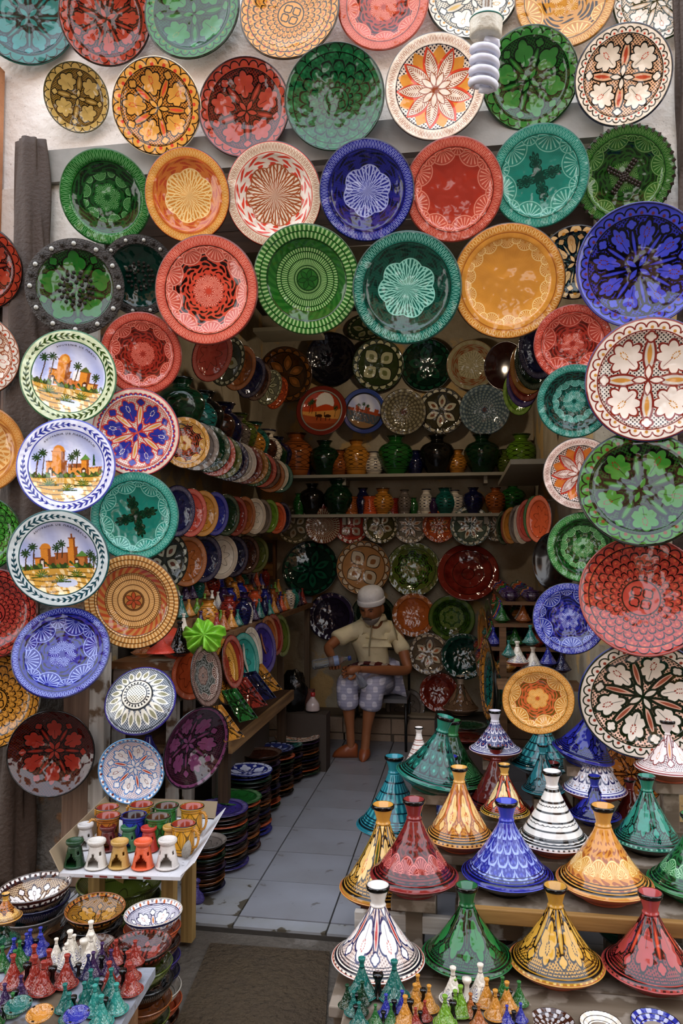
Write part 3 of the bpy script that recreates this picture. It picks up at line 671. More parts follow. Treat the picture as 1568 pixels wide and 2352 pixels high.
    for (cx, cy, tall) in palms:
        fill((abs(X-cx-.02*np.sin(Y*6)) < .012)*(Y < cy)*(Y > cy-tall), '4a3018')
        a = np.arctan2(Y-cy, X-cx); r = np.hypot(X-cx, Y-cy); fill(r < .09*(.35+.65*abs(np.sin(a*4.5+1)))*(1.1 if kind != 'camel' else 1.3), '23401c', .4)
    return C
def painting(o, kind, R=.755, N=140, z=-.0, spin=0, prof=None):
    rng = np.random.default_rng(3); nr, na = N//2, N*2
    P = smoothprof([(0, -.15), (.25, -.1455), (.518, -.12), (.688, -.057), (.74, -.03), (.77, -.012)], 6)
    rr = np.array([p[0] for p in P]); zz = np.array([p[1] for p in P])
    r = np.linspace(0, R, nr+1); a = np.linspace(0, 2*PI, na, endpoint=False)
    Rg, Ag = np.meshgrid(r, a, indexing='ij'); X = Rg*np.cos(Ag); Y = Rg*np.sin(Ag); Z = np.interp(Rg, rr, zz) + .006
    C = scene_paint(kind, X/.98, Y/.98, rng)
    vs = np.stack([X, Y, Z], -1).reshape(-1, 3); fs = []
    for i in range(nr):
        for k in range(na):
            k2 = (k+1) % na; fs.append((i*na+k, (i+1)*na+k, (i+1)*na+k2, i*na+k2))
    me = mesh('painting', vs.tolist(), fs, True)
    at = me.color_attributes.new('Col', 'FLOAT_COLOR', 'POINT'); cc = np.ones((len(vs), 4)); cc[:, :3] = C.reshape(-1, 3); at.data.foreach_set('color', cc.ravel())
    return ob('painted_scene', me, M_paint, o, None, (0, 0, spin))
def arc_text(o, txt, R, size, a0, mat, z=.0):
    cu = bpy.data.curves.new('t', 'FONT'); cu.body = txt; cu.size = size; cu.extrude = .003; cu.align_x = 'CENTER'; cu.space_character = 1.25; cu.resolution_u = 1
    t = bpy.data.objects.new('t', cu); COL.objects.link(t); bpy.context.view_layer.update()
    me = bpy.data.meshes.new_from_object(t.evaluated_get(bpy.context.evaluated_depsgraph_get()))
    bpy.data.objects.remove(t)
    for v in me.vertices:
        a = a0 - v.co.x/R; r = R + v.co.y
        v.co = Vector((r*math.cos(a), r*math.sin(a), z + v.co.z))
    me.materials.clear(); me.materials.append(None); return ob('lettering', me, mat, o)
M_ink = plain('26284a', .2)
for (px, py, w, h, off, kind, base, lf, edge, lbl) in [
    (156, 865, 224, 216, .26, 'a', 'dce6c4', '34601c', '3c7c50', 'souvenir plate with green leaf rim and painted castle, topmost of the three castle plates'),
    (151, 1070, 229, 218, .29, 'b', 'e4e6f4', '2c40a8', '4450b8', 'souvenir plate with blue leaf rim and painted castle, between two other castle plates'),
    (133, 1282, 236, 222, .32, 'c', 'e4eeee', '28606c', '1c6464', 'souvenir plate with dark teal leaf rim and painted castle, lowest castle plate')]:
    o, c, R3, R = plate(px, py, w, h, off, M(st_wreath, 'wreath_'+kind, base, lf, edge), edge, lbl, spin=-10 if kind == 'a' else 2)
    painting(o, kind); arc_text(o, 'SOUVENIR DE MAROC' if kind == 'a' else 'SOUVENIR DE MARRAKECH', .67, .075, PI/2 - .12, M_ink, -.045)
# conical lid with its tip to the viewer
def prof_lid(k=0):
    return smoothprof([(.99, 0), (.965, .05), (.93, .085), (.87, .12), (.76, .26), (.61, .47), (.455, .71), (.32, .94), (.225, 1.12), (.165, 1.27)], 3)
def lid_in(): return [(.165, 1.25), (.3, .8), (.6, .36), (.9, .04), (.97, -.02), (.99, 0)]
g = GL('lid_feathers'); lx, ly = g.sec(20)
col = g.mix(g.ge(g.m('SINE', g.x*90)*g.m('SINE', g.y*90)-.1, .3), '9aa0a4', '3c4450')
v = ves(g, lx, ly, .62, .22, .085); col = g.mix(g.le(v), col, 'e8e4d4'); v = ves(g, lx, ly, .66, .13, .05); col = g.mix(g.le(v), col, '8c8a6c')
col = g.mix(g.le(g.r-.42), col, 'dcd8c8'); col = g.mix(g.line(g.r-.42, .02), col, '2c3034'); col = g.mix(g.line(g.r-.33, .03)*g.ge(g.m('SINE', g.th*24)), col, '2c3034'); col = g.mix(g.line(g.r-.28, .015), col, '2c3034')
col = g.mix(g.ge(g.m('SINE', g.x*80)*g.m('SINE', g.y*80)-.3, .2)*g.le(g.r-.24), col, '4a5038'); col = g.mix(g.line(g.r-.90, .012), col, '2c3034'); col = g.mix(g.ge(g.r-.955), col, '3c3484')
c, R3, R = fit(323, 1600, 158, 134, YW-.16, None, None, -50, 10)
Rl = frame(math.radians(8), math.radians(-32))
o = ob('conical_cover', lathe([(0, .52), (.1, .515), (.2, .49), (.27, .45), (.30, .44), (.40, .40), (.43, .37), (.6, .24), (.8, .1), (.95, .01), (1.0, -.02), (.97, -.05), (.8, .05), (.5, .25), (0, .4)], 56), g.done(col), None, PY(322, 1608, YW-.2), Rl, R*1.02)
tag(o, 'shallow conical lid with white feather band, hung point outwards over the small bowl', 'lid', None)
# ------------------------------------------------------------------ spiral bulb
bp = PD(1113, 120, 1.9)
bt = empty('spiral_bulb', bp, (math.radians(8), math.radians(3), 0)); tag(bt, 'unlit white spiral energy saving bulb hanging by its cap before the upper plates', 'light bulb')
M_bw = plain('dfe2f0', .12, 'bulb_glass'); M_bc = plain('d8d4c4', .35, 'bulb_ceramic', .3, 50, .15)
pts = []; rr = .030
for k in range(0, 4*28+1):
    a = k/28*2*PI; pts.append((rr*math.cos(a), rr*math.sin(a), .02 - .0265*a/(2*PI)))
pts = [(0, 0, .035)] + pts + [(.012, 0, -.092), (-.010, 0, -.088)]
ob('glass_spiral', MB().tube(pts, .0098, 10).me('g', True), M_bw, bt)
ob('ballast', lathe(smoothprof([(0, .035), (.037, .036), (.040, .05), (.041, .075), (.036, .085), (.030, .092), (0, .093)], 2), 32), M_bc, bt)
ob('teal_band', torus(.0405, .002, seg=32, s2=6, z=.077), plain('2c8c80', .3), bt)
ob('screw_cap', lathe([(0, .09), (.014, .09), (.0145, .1), (.0125, .104), (.0145, .108), (.0125, .112), (.0145, .116), (.0125, .12), (.0145, .125), (.009, .135), (0, .135)], 20), plain('a8a49c', .25, 'cap_metal', metal=.8), bt)
ob('socket', lathe([(0, .13), (.017, .13), (.019, .15), (.014, .175), (.006, .18), (0, .18)], 20), M_bc, bt)
ob('cord', MB().tube([(0, 0, .175), (.004, .0, .5), (.0, .0, 1.6)], .004, 6).me('c', True), plain('cfcabc', .5), bt)
# ------------------------------------------------------------------ brown cloth roll down the left side
def cloth_roll():
    vs, fs = [], []; N, K = 90, 40
    for i in range(N+1):
        t = i/N; z = 3.50 - t*3.5
        for k in range(K):
            a = 2*PI*k/K; r = .085 + .02*math.sin(a*3 + t*7) + .012*math.sin(a*7 - t*16 + math.sin(t*9)) + .02*mnoise.noise(Vector((math.cos(a)*2, math.sin(a)*2, t*9)))
            r *= (.75 + .35*min(1, t*4)) if t < .9 else 1.1
            vs.append((r*math.cos(a) + .02*math.sin(t*5), r*.45*math.sin(a), z))
    for i in range(N):
        for k in range(K):
            k2 = (k+1) % K; fs.append((i*K+k, (i+1)*K+k, (i+1)*K+k2, i*K+k2))
    fs.append(tuple(range(K))[::1]); fs.append(tuple(N*K+k for k in range(K))[::-1])
    return mesh('cloth', vs, fs, True)
M_cl = plain('3c2a1b', .7, 'brown_canvas', .3, 60, .15)
p = PY(72, 600, YW-.05); o = ob('canvas_awning', cloth_roll(), M_cl, None, (p.x, YW-.085, 0)); tag(o, 'long roll of brown canvas hanging from top to ground down the left side', 'awning')
o = ob('canvas_awning', mesh('c2', [(v.co.x*.8, v.co.y*.8, v.co.z) for v in o.data.vertices], [tuple(f.vertices) for f in o.data.polygons], True), M_cl, None, (PY(1580, 200, YW-.05).x, YW-.085, .6)); tag(o, 'brown canvas hanging at the far right edge beside the moss green plate', 'awning')
# posts and boards on the left
for (px, x2, y0, y1, wd_, m_, l_) in [(232, 0, 1500, 2010, .075, M_wood_v, 'white painted post beside the old wall behind the small bowls'),
                                       (185, 0, 1560, 2060, .13, wood('7a6250', '5a4638', 'brown_post', 2), 'wide brown board upright between the old wall and the white post')]:
    a = PY(px, y0, YW-.05); o = box('wooden_post', (a.x, YW-.05, a.z/2), (wd_, .07, a.z), m_); bevelmod(o, .005); tag(o, l_, 'post')
# small shelf stand with white legs behind the purple dish
a = PY(370, 1520, 3.62)
sd = empty('shelf_stand', (a.x, 3.62, 0)); tag(sd, 'rough wooden stand with white painted apron and legs inside the left of the doorway', 'stand')
top = a.z
ob('board', MB().box((0, 0, 0), (.36, .30, .035)).me('b'), wood('8a5a34', '6a4426', 'worn_board', 0, .6, 25, 'b8a890'), sd, (-.02, 0, top))
ob('apron', MB().box((0, 0, 0), (.34, .03, .08)).me('b'), M_wood_w, sd, (-.02, -.12, top-.058))
for x in (-.17, .11):
    for y in (-.11, .11): ob('leg', MB().box((0, 0, 0), (.05, .05, top-.1)).me('l'), M_wood_v, sd, (x, y, (top-.1)/2))
ob('lower_board', MB().box((0, 0, 0), (.3, .25, .02)).me('b'), M_wood_r, sd, (-.03, 0, .55))
# ------------------------------------------------------------------ tagines
TB_ = [(0, 0), (.50, 0), (.52, .02), (.50, .05), (.62, .10), (.82, .2), (.95, .29), (1.0, .34), (1.02, .36), (1.0, .38), (.95, .36), (.9, .33), (.5, .1), (0, .08)]
ME['tb'] = lathe(TB_, 56)
ME['lid'] = lathe(prof_lid() + lid_in()[0:5], 64)
def knob(nr=.165, tr=.245, h=.45): return lathe(smoothprof([(nr, 0), (nr+.012, .03), (nr-.005, .06), (nr-.01, .1), (nr+.015, .2), (tr-.02, h-.1), (tr, h-.02)], 3) + [(tr-.005, h), (tr-.035, h-.01), (nr-.03, .2), (0, .16)], 32)
ME['knob'] = knob(); ME['kband'] = lathe(smoothprof([(.232, -.055), (.252, -.04), (.262, 0), (.258, .035), (.235, .05), (.222, .035)], 2), 32)
ME['stripe'] = torus(1.008, .014, z=.362); ME['tbs'] = lathe(TB_, 24)
ME['lids'] = lathe(prof_lid()[::2], 28); ME['knobs'] = lathe([(.165, 0), (.18, .04), (.15, .1), (.17, .22), (.245, .32), (.25, .42), (.19, .45), (.05, .40), (0, .39)], 16)
def tagine(px, py, w, d, mat, kmat, base, label, band=None, tilt=(0, 0), top=None, group='tagines on the stepped stand', lh=1.0, D=None, cup=None):
    """(px,py) is the centre of the lid's rim ellipse, w its width in pixels, top the pixel row of its mouth"""
    d = (CAMZ-d)/(.36*.985*w/2/F - ray(px, py).z)
    c = PD(px, py, d); R = w/2*d/F*.985
    if top:
        for lh in [x*.02 for x in range(30, 75)]:
            if proj(c + Vector((0, 0, R*(1.27*lh+.43))))[1] < top: break
    t = empty('tagine', c - Vector((0, 0, R*.36)), (math.radians(tilt[0]), math.radians(tilt[1]), random.uniform(0, 6)), R)
    if tilt != (0, 0): t.rotation_euler = (Matrix.Rotation(math.radians(tilt[1]), 3, 'Y') @ Matrix.Rotation(math.radians(tilt[0]), 3, 'X')).to_euler()
    tag(t, label, 'tagine', group)
    ob('dish', ME['tb'], base, t)
    ob('rim_stripe', ME['stripe'], kmat, t)
    l = ob('lid', ME['lid'], mat, t, (0, 0, .36), None, (1, 1, lh))
    k = ob('neck', ME['knob'], kmat, l, (0, 0, 1.262), None, (1, 1, 1/lh))
    ob('neck_band', ME['kband'], band or DARK, l, (0, 0, 1.262+.40/lh), None, (1, 1, 1/lh))
    return t, R, c
TP = {}
def TM(fn, name, base, line, dash, *a, **k):
    g = GL(name, bump=.15); col = fn(g, *a, **k); return g.done(tone(g, lid_bands(g, col, base, line, dash), .08))
kn = lambda c: plain(c, .1)
TG = [
 # px, py, w, depth, top, style
 (868, 2199, 213, .17, 2035, lambda: TM(A, 't_white', WH, '1c1830', '401c30', 'e4d4c8', 'f4ece4', '2c3470', acc='c87060', acc2='c83020', n=6, tg=True, lob=2, stip='a89088'), 'e8e2da', TERRA, 'white tagine with navy outlined petals and red drops, front row by the aisle'),
 (1073, 2193, 208, .17, 2035, lambda: TM(A, 't_green', '1f7a3c', '0c2414', '0c2414', '1c6c38', '2a8a48', '0c2010', acc2='4a2c18', n=7, tg=True, lob=2), '1f7040', plain('1c6a38'), 'emerald green tagine with black braid pattern in the front row'),
 (1277, 2207, 214, .17, 2035, lambda: TM(A, 't_mustard', 'b88c1c', '1a1408', 'dcc060', 'c89a28', 'd8ac38', '1c1408', acc='402c10', acc2='d8b860', n=6, tg=True, lob=3), 'c8982c', TERRA, 'mustard tagine with black leaves in the front row, between the emerald and red ones'),
 (1496, 2220, 218, .17, 2050, lambda: TM(A, 't_rose', 'b04840', '1c0c0c', '481818', '98302c', 'b84a42', '240c0c', acc2='d85820', n=6, tg=True, lob=3), 'b44440', plain('a03c34'), 'rose red tagine with orange drops at the right end of the front row'),
 (880, 2037, 201, .20, 1850, lambda: TM(A, 't_yflower', 'c89838', '1c1408', 'c89838', 'd8a840', 'f0cc80', '2a1c0c', acc='d86020', acc2='4c6420', n=6, tg=True, lob=4), 'd8a038', TERRA, 'yellow tagine with black scrollwork at the aisle end of the second row'),
 (951, 2008, 202, .33, 1838, lambda: TM(st_fans, 't_red', '9c3430', '2a0c0c', '9c3430', '9c3430', 'd88478', '8c2824', '5c1410', n=12, fc=.72, fr=.2, tg=True, inner=False), '94302c', plain('8c2c28'), 'dark red tagine with carved fans in the second row'),
 (1164, 2004, 205, .325, 1842, lambda: TM(st_scale, 't_blue', '2c38a8', '10144a', '2c38a8', '2834a4', 'a8b8ec', '3c4cc0', n=16, K=6, tg=True), '3444c0', DARK, 'royal blue tagine with pale carved fans, middle of the second row'),
 (1387, 2022, 214, .325, 1852, lambda: TM(st_fans, 't_yfans', 'd8a448', '20180c', 'd8a448', 'd8a448', 'f4d898', 'd89c38', 'b06820', n=12, fc=.68, fr=.2, tg=True, inner=False), 'd8a040', TERRA, 'golden tagine with carved fans, right of the royal blue one'),
 (1592, 2025, 200, .325, 1870, lambda: TM(st_fans, 't_mint', '3c8c54', '14301c', '3c8c54', '3c8c54', 'a8d8ac', '2f7c48', '1c4c2c', n=10, fc=.7, fr=.2, tg=True, inner=False), '3c8c54', plain('2c7c48'), 'mint green tagine cut by the right edge'),
 (1055, 1918, 160, .385, 1762, lambda: TM(A, 't_amber', 'dca850', '2a1c0c', '6a4418', 'd89c3c', 'f0cc88', 'b06a28', acc='c83c14', acc2='e0581c', n=8, tg=True, lob=2), 'e0ac50', TERRA, 'amber tagine with orange flower vines in the third row'),
 (906, 1893, 176, .26, 1738, lambda: TM(st_conc, 't_aqua', '2c8c98', '0c2c34', '2c8c98', '1f7c8c', '50b0b4', '0c3c48', '1c5c6c', K=8, n=24, cen=0), '2a94a0', plain('1c6c7c'), 'aqua tagine with ribbed bands at the aisle end of the third row'),
 (1269, 1926, 170, .385, 1772, lambda: TM(st_bands, 't_bw', 'e8e4de', '1c1c1c', '484848', 'e8e4dc', '24282a', K=8), 'ece8e2', TERRA, 'white tagine with black rings and zigzags in the third row'),
 (1487, 1926, 158, .385, 1782, lambda: TM(A, 't_jade', '1f7c68', '0c1c18', '8cc8b0', '2c8874', '3ca08c', '0a1c18', acc2='2c8874', n=6, tg=True, lob=3), '2f8c74', DARK, 'jade tagine with black leaf outlines at the right of the third row'),
 (1159, 1862, 111, .43, 1755, lambda: TM(A, 't_small_y', 'c8a030', '1c1408', '60501c', 'd86018', 'f0d8a0', '2a1408', acc='e04018', acc2='e04818', n=6, tg=True, lob=2), 'e0b050', plain('8c7020'), 'small yellow tagine with orange flames between the amber and ringed ones'),
 (1366, 1870, 114, .43, 1782, lambda: TM(A, 't_small_b', '242c90', '0a0c30', '242c90', '1c2480', '3038a8', '0a0c28', n=6, tg=True, lob=3), '2c38a8', plain('1c2470'), 'small cobalt tagine in front of the blue lattice one'),
 (1365, 1812, 143, .49, 1682, lambda: TM(st_scale, 't_lattice', '3c40a0', 'e8e8f0', 'a0a4c8', 'ece8ec', '20286c', 'b88c78', n=16, K=5.5, tg=True), 'e8e4ec', TERRA, 'white tagine with dark blue lattice, under the forest flower plate'),
 (1137, 1720, 118, .57, 1632, lambda: TM(st_scale, 't_bluepetal', '3c3c88', 'e0e0e8', '3c3c88', '28307c', 'e8e0e4', 'c87868', n=14, K=5, tg=True), 'e8e4ec', TERRA, 'white tagine with blue petals, furthest back in the middle'),
 (1248, 1752, 150, .50, 1638, lambda: TM(st_conc, 't_tealbig', '1c7078', '0c2c30', '1c7078', '1c6c74', '4ca8a8', '0c3438', '1c5c64', K=7, n=20, cen=0), '1f7c88', plain('145860'), 'large dark teal tagine before the yellow star plate'),
 (1535, 1762, 150, .62, 1655, lambda: TM(A, 't_crimson', '9c3c34', 'f0e4e0', '9c3c34', 'e0d0cc', 'f2e8e4', '90302c', acc='e0a050', acc2='e0a858', n=5, tg=True, lob=3, stip='303038'), 'e8dcd8', TERRA, 'white tagine with crimson leaves cut by the right edge'),
 (1140, 1852, 150, .33, 1712, lambda: TM(st_plain, 't_maroon', '7c2820', '240c08', '7c2820', '842c22', '742018', '300c08'), '8c2c22', plain('6c2018'), 'maroon tagine behind the small yellow one'),
 (1040, 1790, 160, .40, 1655, lambda: TM(st_fans, 't_bottle', '2c6a3c', '10281a', '2c6a3c', '2c6a3c', '6ca070', '245a34', '143c20', n=9, tg=True, inner=False), '3c8c50', plain('1f5430'), 'bottle green tagine behind the tilted teal one'),
 (1270, 1880, 130, .34, 1752, lambda: TM(st_plain, 't_brick', '8c3430', '240c08', '8c3430', '843028', '742018', '300c08'), '94403c', plain('6c2018'), 'brick tagine hidden behind the white ringed one'),
 (1448, 1900, 110, .34, 1790, lambda: TM(st_plain, 't_rust', '84302c', '240c08', '84302c', '843028', '742018', '300c08'), '8c3430', plain('6c2018'), 'rusty red tagine left of the jade one'),
 (1033, 1872, 150, .28, 1738, lambda: TM(st_fans, 't_indigo', '2c34a0', '0c1038', '2c34a0', '2c34a0', '7c8cd8', '242c90', '10144c', n=12, fc=.7, fr=.2, tg=True, inner=False), '2c38b4', plain('1c2478'), 'indigo tagine behind the amber one'),
 (1247, 1812, 96, .50, 1710, lambda: TM(A, 't_small_teal', '1c7078', '0c2428', '1c7078', '1c6c74', '2c8890', '082024', n=5, tg=True, lob=2), '2c94a0', plain('145860'), 'small teal tagine before the large dark teal one'),
]
SUP = []
for (px, py, w, d, top_, fn, kc, base, label) in TG:
    t, R, c = tagine(px, py, w, d, fn(), kn(kc), base, label, top=top_); SUP.append((t.location.copy(), R))
# tilted ones
t, R, c = tagine(985, 1782, 168, .52, TM(st_scale, 't_tealnet', '2c8c7c', '0a2420', '2c8c7c', '1f7468', '0a2420', '4cb09c', n=16, K=5, tg=True), kn('2c8c78'), plain('1c6050'), 'teal tagine with black net pattern, tipped towards the shop', tilt=(0, 13), lh=1.0); SUP.append((t.location.copy(), R))
t, R, c = tagine(1332, 1727, 140, .63, TM(A, 't_ultra', '2830a0', '0c0e34', '2830a0', '2028a0', '3440b8', '0c1038', n=5, tg=True, lob=3), kn('3038b0'), plain('1c2478'), 'ultramarine tagine tipped sideways against the forest flower plate', tilt=(4, 14), lh=1.05); SUP.append((t.location.copy(), R))
# white vase-like tagine neck behind the teal one
t, R, c = tagine(962, 1760, 78, .50, TM(st_bands, 't_wneck', WH, 'a87868', WH, 'e8e0d8', 'a87060', K=10), kn('ece4dc'), plain('e0d4c8'), 'narrow white tagine with faint red bands behind the tipped teal one', top=1665); SUP.append((t.location.copy(), R))
# ---- the stepped stand: planks under each row
rows = {}
def support(name, x0, x1, y0, y1, ztop, th, mat, parent=None):
    return box(name, ((x0+x1)/2, (y0+y1)/2, ztop-th/2), (x1-x0, y1-y0, th), mat, parent)
stand = empty('stepped_stand', (.3, 2.3, 0)); tag(stand, 'stepped stand of rough grey brown planks carrying the tagines', 'stand')
def cpart(name, x0, x1, y0, y1, ztop, th, mat):
    o = support(name, x0, x1, y0, y1, ztop, th, mat); o.parent = stand; o.location -= stand.location; bevelmod(o, .004); return o
M_ply = wood('6e6050', '524434', 'grey_plank', 0, .7, 18, '86796a'); M_edge = wood('96703c', '6c4c26', 'pale_edge', 0, .6, 22)

# planks: each row rests on its own shelf
SH = [(-.40, 1.15, 2.26, 2.66, .17), (-.02, 1.25, 2.62, 2.90, .325), (-.10, 1.25, 2.88, 3.10, .385), (.03, .5, 3.36, 3.56, .34), (.05, 1.2, 3.135, 3.26, .43)]
for i, (a, b, y0, y1, z) in enumerate(SH):
    n = 2 if i == 0 else 1
    for k in range(n): cpart('plank', a, b, y0+(y1-y0)*k/n+.003, y0+(y1-y0)*(k+1)/n-.003, z-.0005, .035, M_ply)
cpart('front_edge', -.0, 1.15, 2.245, 2.262, .168, .045, M_edge); cpart('front_edge', .03, 1.25, 2.59, 2.618, .335, .05, M_edge)
cpart('painted_rail', -.38, .36, 2.672, 2.70, .255, .06, M_wood_w)
for x in (-.36, .05, .6, 1.1):
    for y in (2.32, 2.62): cpart('leg', x-.03, x+.03, y-.03, y+.03, .135, .155, M_ply)
for x in (0, .55, 1.1):
    cpart('leg', x-.03, x+.03, 2.7, 2.76, .29, .31, M_ply); cpart('leg', x-.03, x+.03, 2.98, 3.04, .35, .37, M_ply)
for (l, R), row in zip(SUP, TG + [(0,)*9]*3):
    z = l.z; 
    hit = [s_ for s_ in SH if s_[0]-R*.4 < l.x < s_[1]+R*.4 and s_[2]-R*.5 < l.y < s_[3]+R*.5 and abs(s_[4]-z) < .012]
    if not hit: cpart('block', l.x-R*.5, l.x+R*.5, l.y-R*.5, l.y+R*.5, z-.001, min(z-.002, .04), M_ply); cpart('block_post', l.x-.03, l.x+.03, l.y-.03, l.y+.03, z-.04, max(.01, z-.045), M_ply)
if globals().get('DBG'):
    for (l, R), tgx in zip(SUP, TG + [(0,)*9]*3): print('SUP', [round(v, 3) for v in l], round(R, 3), tgx[8])
# ------------------------------------------------------------------ inside the shop
ORD = ['first', 'second', 'third', 'fourth', 'fifth', 'sixth', 'seventh', 'eighth', 'ninth', 'tenth', 'eleventh', 'twelfth', 'thirteenth', 'fourteenth', 'fifteenth', 'sixteenth', 'seventeenth', 'eighteenth', 'nineteenth', 'twentieth']
CN = {'teal': '1f7a70', 'green': '2f7a38', 'dark green': '1c4c30', 'red': 'a03420', 'coral': 'c85440', 'yellow': 'cc9228', 'navy': '24285c', 'blue': '2c38a4', 'white': 'e4dccc', 'orange': 'd8641c', 'olive': '6c7c30', 'brown': '5c3420', 'purple': '4c3060', 'turquoise': '3a9c90', 'grey': '8a8078', 'lime': '7ca82c', 'black': '1c1a18', 'amber': 'b06a24', 'violet': '4c3c90'}
_rm = {}
def rimmat(c):
    """glazed plate with combed lighter rim, shared by the small repeats"""
    if c in _rm: return _rm[c]
    h = mixc(CN[c], '14100a', .10); g = GL('combed_'+c.replace(' ', '_')); base = h; lt = mixc(h, 'f4e8d8', .45 if c != 'white' else .1); dk = mixc(h, '100c08', .55)
    if c == 'white': lt = 'a88c70'
    col = g.mix(g.line(g.m('SINE', g.th*7)*.12 + g.r - .45, .02), base, dk)
    col = dashes(g, col, 60, .8, .96, lt, .1); col = g.mix(g.line(g.r-.76, .012), col, dk); col = g.mix(g.ge(g.r-.975), col, dk)
    _rm[c] = g.done(tone(g, col, .12)); return _rm[c]
_mm = {}
def minimat(c, vase=False, pat=True):
    k = (c, vase)
    if k in _mm: return _mm[k]
    h = CN[c]; g = GL('painted_'+c.replace(' ', '_'), vase); dk = mixc(h, '100c08', .75); lt = mixc(h, 'f4e8d8', .4)
    if c == 'white': lt, dk = '3c4890', '2c3050'
    if vase:
        a = g.m('ABSOLUTE', g.m('SINE', g.th*4)); f = g.m('SINE', g.z*26)
        col = g.mix(g.line(a - g.m('ABSOLUTE', f), .12, .1)*g.ge(g.z-.2)*g.le(g.z-.72), h, dk)
        for b in (.15, .2, .72, .78): col = g.mix(g.line(g.z-b, .008), col, dk)
        col = g.mix(g.ge(g.z-.96), col, dk)
    else:
        lx, ly = g.sec(6); i, L, o = fan(g, lx, ly, .85, .36, 14, -1); col = g.mix(L, h, lt); col = g.mix(o, col, dk)
        col = g.mix(g.line(g.r-.93, .015), col, dk)
    _mm[k] = g.done(tone(g, col, .08)); return _mm[k]
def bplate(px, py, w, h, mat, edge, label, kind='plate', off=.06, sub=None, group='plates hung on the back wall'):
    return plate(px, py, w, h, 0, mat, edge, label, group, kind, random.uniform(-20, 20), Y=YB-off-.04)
MN = lambda name, *a, **k: M(st_mini, name, *a, **k)
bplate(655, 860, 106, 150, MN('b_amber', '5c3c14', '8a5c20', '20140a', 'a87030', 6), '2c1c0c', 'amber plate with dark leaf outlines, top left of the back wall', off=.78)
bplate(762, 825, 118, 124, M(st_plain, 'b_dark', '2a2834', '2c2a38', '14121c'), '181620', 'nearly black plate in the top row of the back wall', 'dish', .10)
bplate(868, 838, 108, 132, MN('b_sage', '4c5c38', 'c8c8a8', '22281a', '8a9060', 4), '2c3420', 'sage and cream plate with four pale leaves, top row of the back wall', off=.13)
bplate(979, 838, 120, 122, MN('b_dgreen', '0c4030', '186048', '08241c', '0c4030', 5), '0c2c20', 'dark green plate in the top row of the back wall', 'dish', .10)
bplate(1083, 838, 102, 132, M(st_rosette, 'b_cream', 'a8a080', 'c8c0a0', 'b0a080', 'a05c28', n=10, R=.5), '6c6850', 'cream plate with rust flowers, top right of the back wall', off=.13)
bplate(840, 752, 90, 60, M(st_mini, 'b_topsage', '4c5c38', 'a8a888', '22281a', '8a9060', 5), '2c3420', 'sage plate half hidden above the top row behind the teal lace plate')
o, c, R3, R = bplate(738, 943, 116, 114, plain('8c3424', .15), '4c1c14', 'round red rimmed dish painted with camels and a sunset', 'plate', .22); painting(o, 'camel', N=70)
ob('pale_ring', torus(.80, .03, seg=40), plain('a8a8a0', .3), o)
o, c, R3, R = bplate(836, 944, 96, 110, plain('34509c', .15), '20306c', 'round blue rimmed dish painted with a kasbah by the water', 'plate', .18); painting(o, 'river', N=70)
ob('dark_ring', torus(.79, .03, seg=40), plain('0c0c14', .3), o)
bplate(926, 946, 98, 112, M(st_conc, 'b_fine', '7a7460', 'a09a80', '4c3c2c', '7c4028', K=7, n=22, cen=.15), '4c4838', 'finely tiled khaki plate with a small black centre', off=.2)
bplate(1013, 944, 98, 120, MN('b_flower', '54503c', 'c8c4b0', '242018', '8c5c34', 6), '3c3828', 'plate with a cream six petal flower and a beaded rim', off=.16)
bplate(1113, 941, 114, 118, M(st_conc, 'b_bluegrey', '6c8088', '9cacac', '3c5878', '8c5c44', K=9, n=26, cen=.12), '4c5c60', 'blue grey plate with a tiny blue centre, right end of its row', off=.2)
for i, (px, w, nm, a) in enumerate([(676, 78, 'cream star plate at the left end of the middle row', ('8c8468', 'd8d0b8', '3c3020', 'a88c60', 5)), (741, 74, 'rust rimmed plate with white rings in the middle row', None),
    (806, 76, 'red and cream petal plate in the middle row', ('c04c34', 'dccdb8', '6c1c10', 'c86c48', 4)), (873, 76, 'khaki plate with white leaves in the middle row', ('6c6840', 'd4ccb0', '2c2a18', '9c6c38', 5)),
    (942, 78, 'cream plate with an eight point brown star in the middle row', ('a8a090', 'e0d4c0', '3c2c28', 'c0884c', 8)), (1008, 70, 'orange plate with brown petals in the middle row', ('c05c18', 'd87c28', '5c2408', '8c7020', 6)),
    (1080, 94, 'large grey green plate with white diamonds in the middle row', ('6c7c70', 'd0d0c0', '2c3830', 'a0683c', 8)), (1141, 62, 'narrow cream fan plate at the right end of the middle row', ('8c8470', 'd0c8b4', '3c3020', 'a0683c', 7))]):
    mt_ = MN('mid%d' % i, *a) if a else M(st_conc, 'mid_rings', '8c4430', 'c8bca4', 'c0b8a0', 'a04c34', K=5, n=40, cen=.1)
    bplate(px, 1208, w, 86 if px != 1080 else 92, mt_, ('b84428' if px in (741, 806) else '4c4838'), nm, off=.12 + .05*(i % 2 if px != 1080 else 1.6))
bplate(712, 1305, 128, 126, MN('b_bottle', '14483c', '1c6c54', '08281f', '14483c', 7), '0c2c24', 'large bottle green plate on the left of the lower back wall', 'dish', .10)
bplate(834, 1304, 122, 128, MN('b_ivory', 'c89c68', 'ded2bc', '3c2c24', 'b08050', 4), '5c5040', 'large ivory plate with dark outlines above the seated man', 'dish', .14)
bplate(949, 1308, 124, 126, M(st_fans, 'b_olive', '60702c', '98a454', '5c8c1c', '3c3c14', n=8, fr=.2), '3c4418', 'large olive plate with a green star on the lower back wall', 'plate', .10)
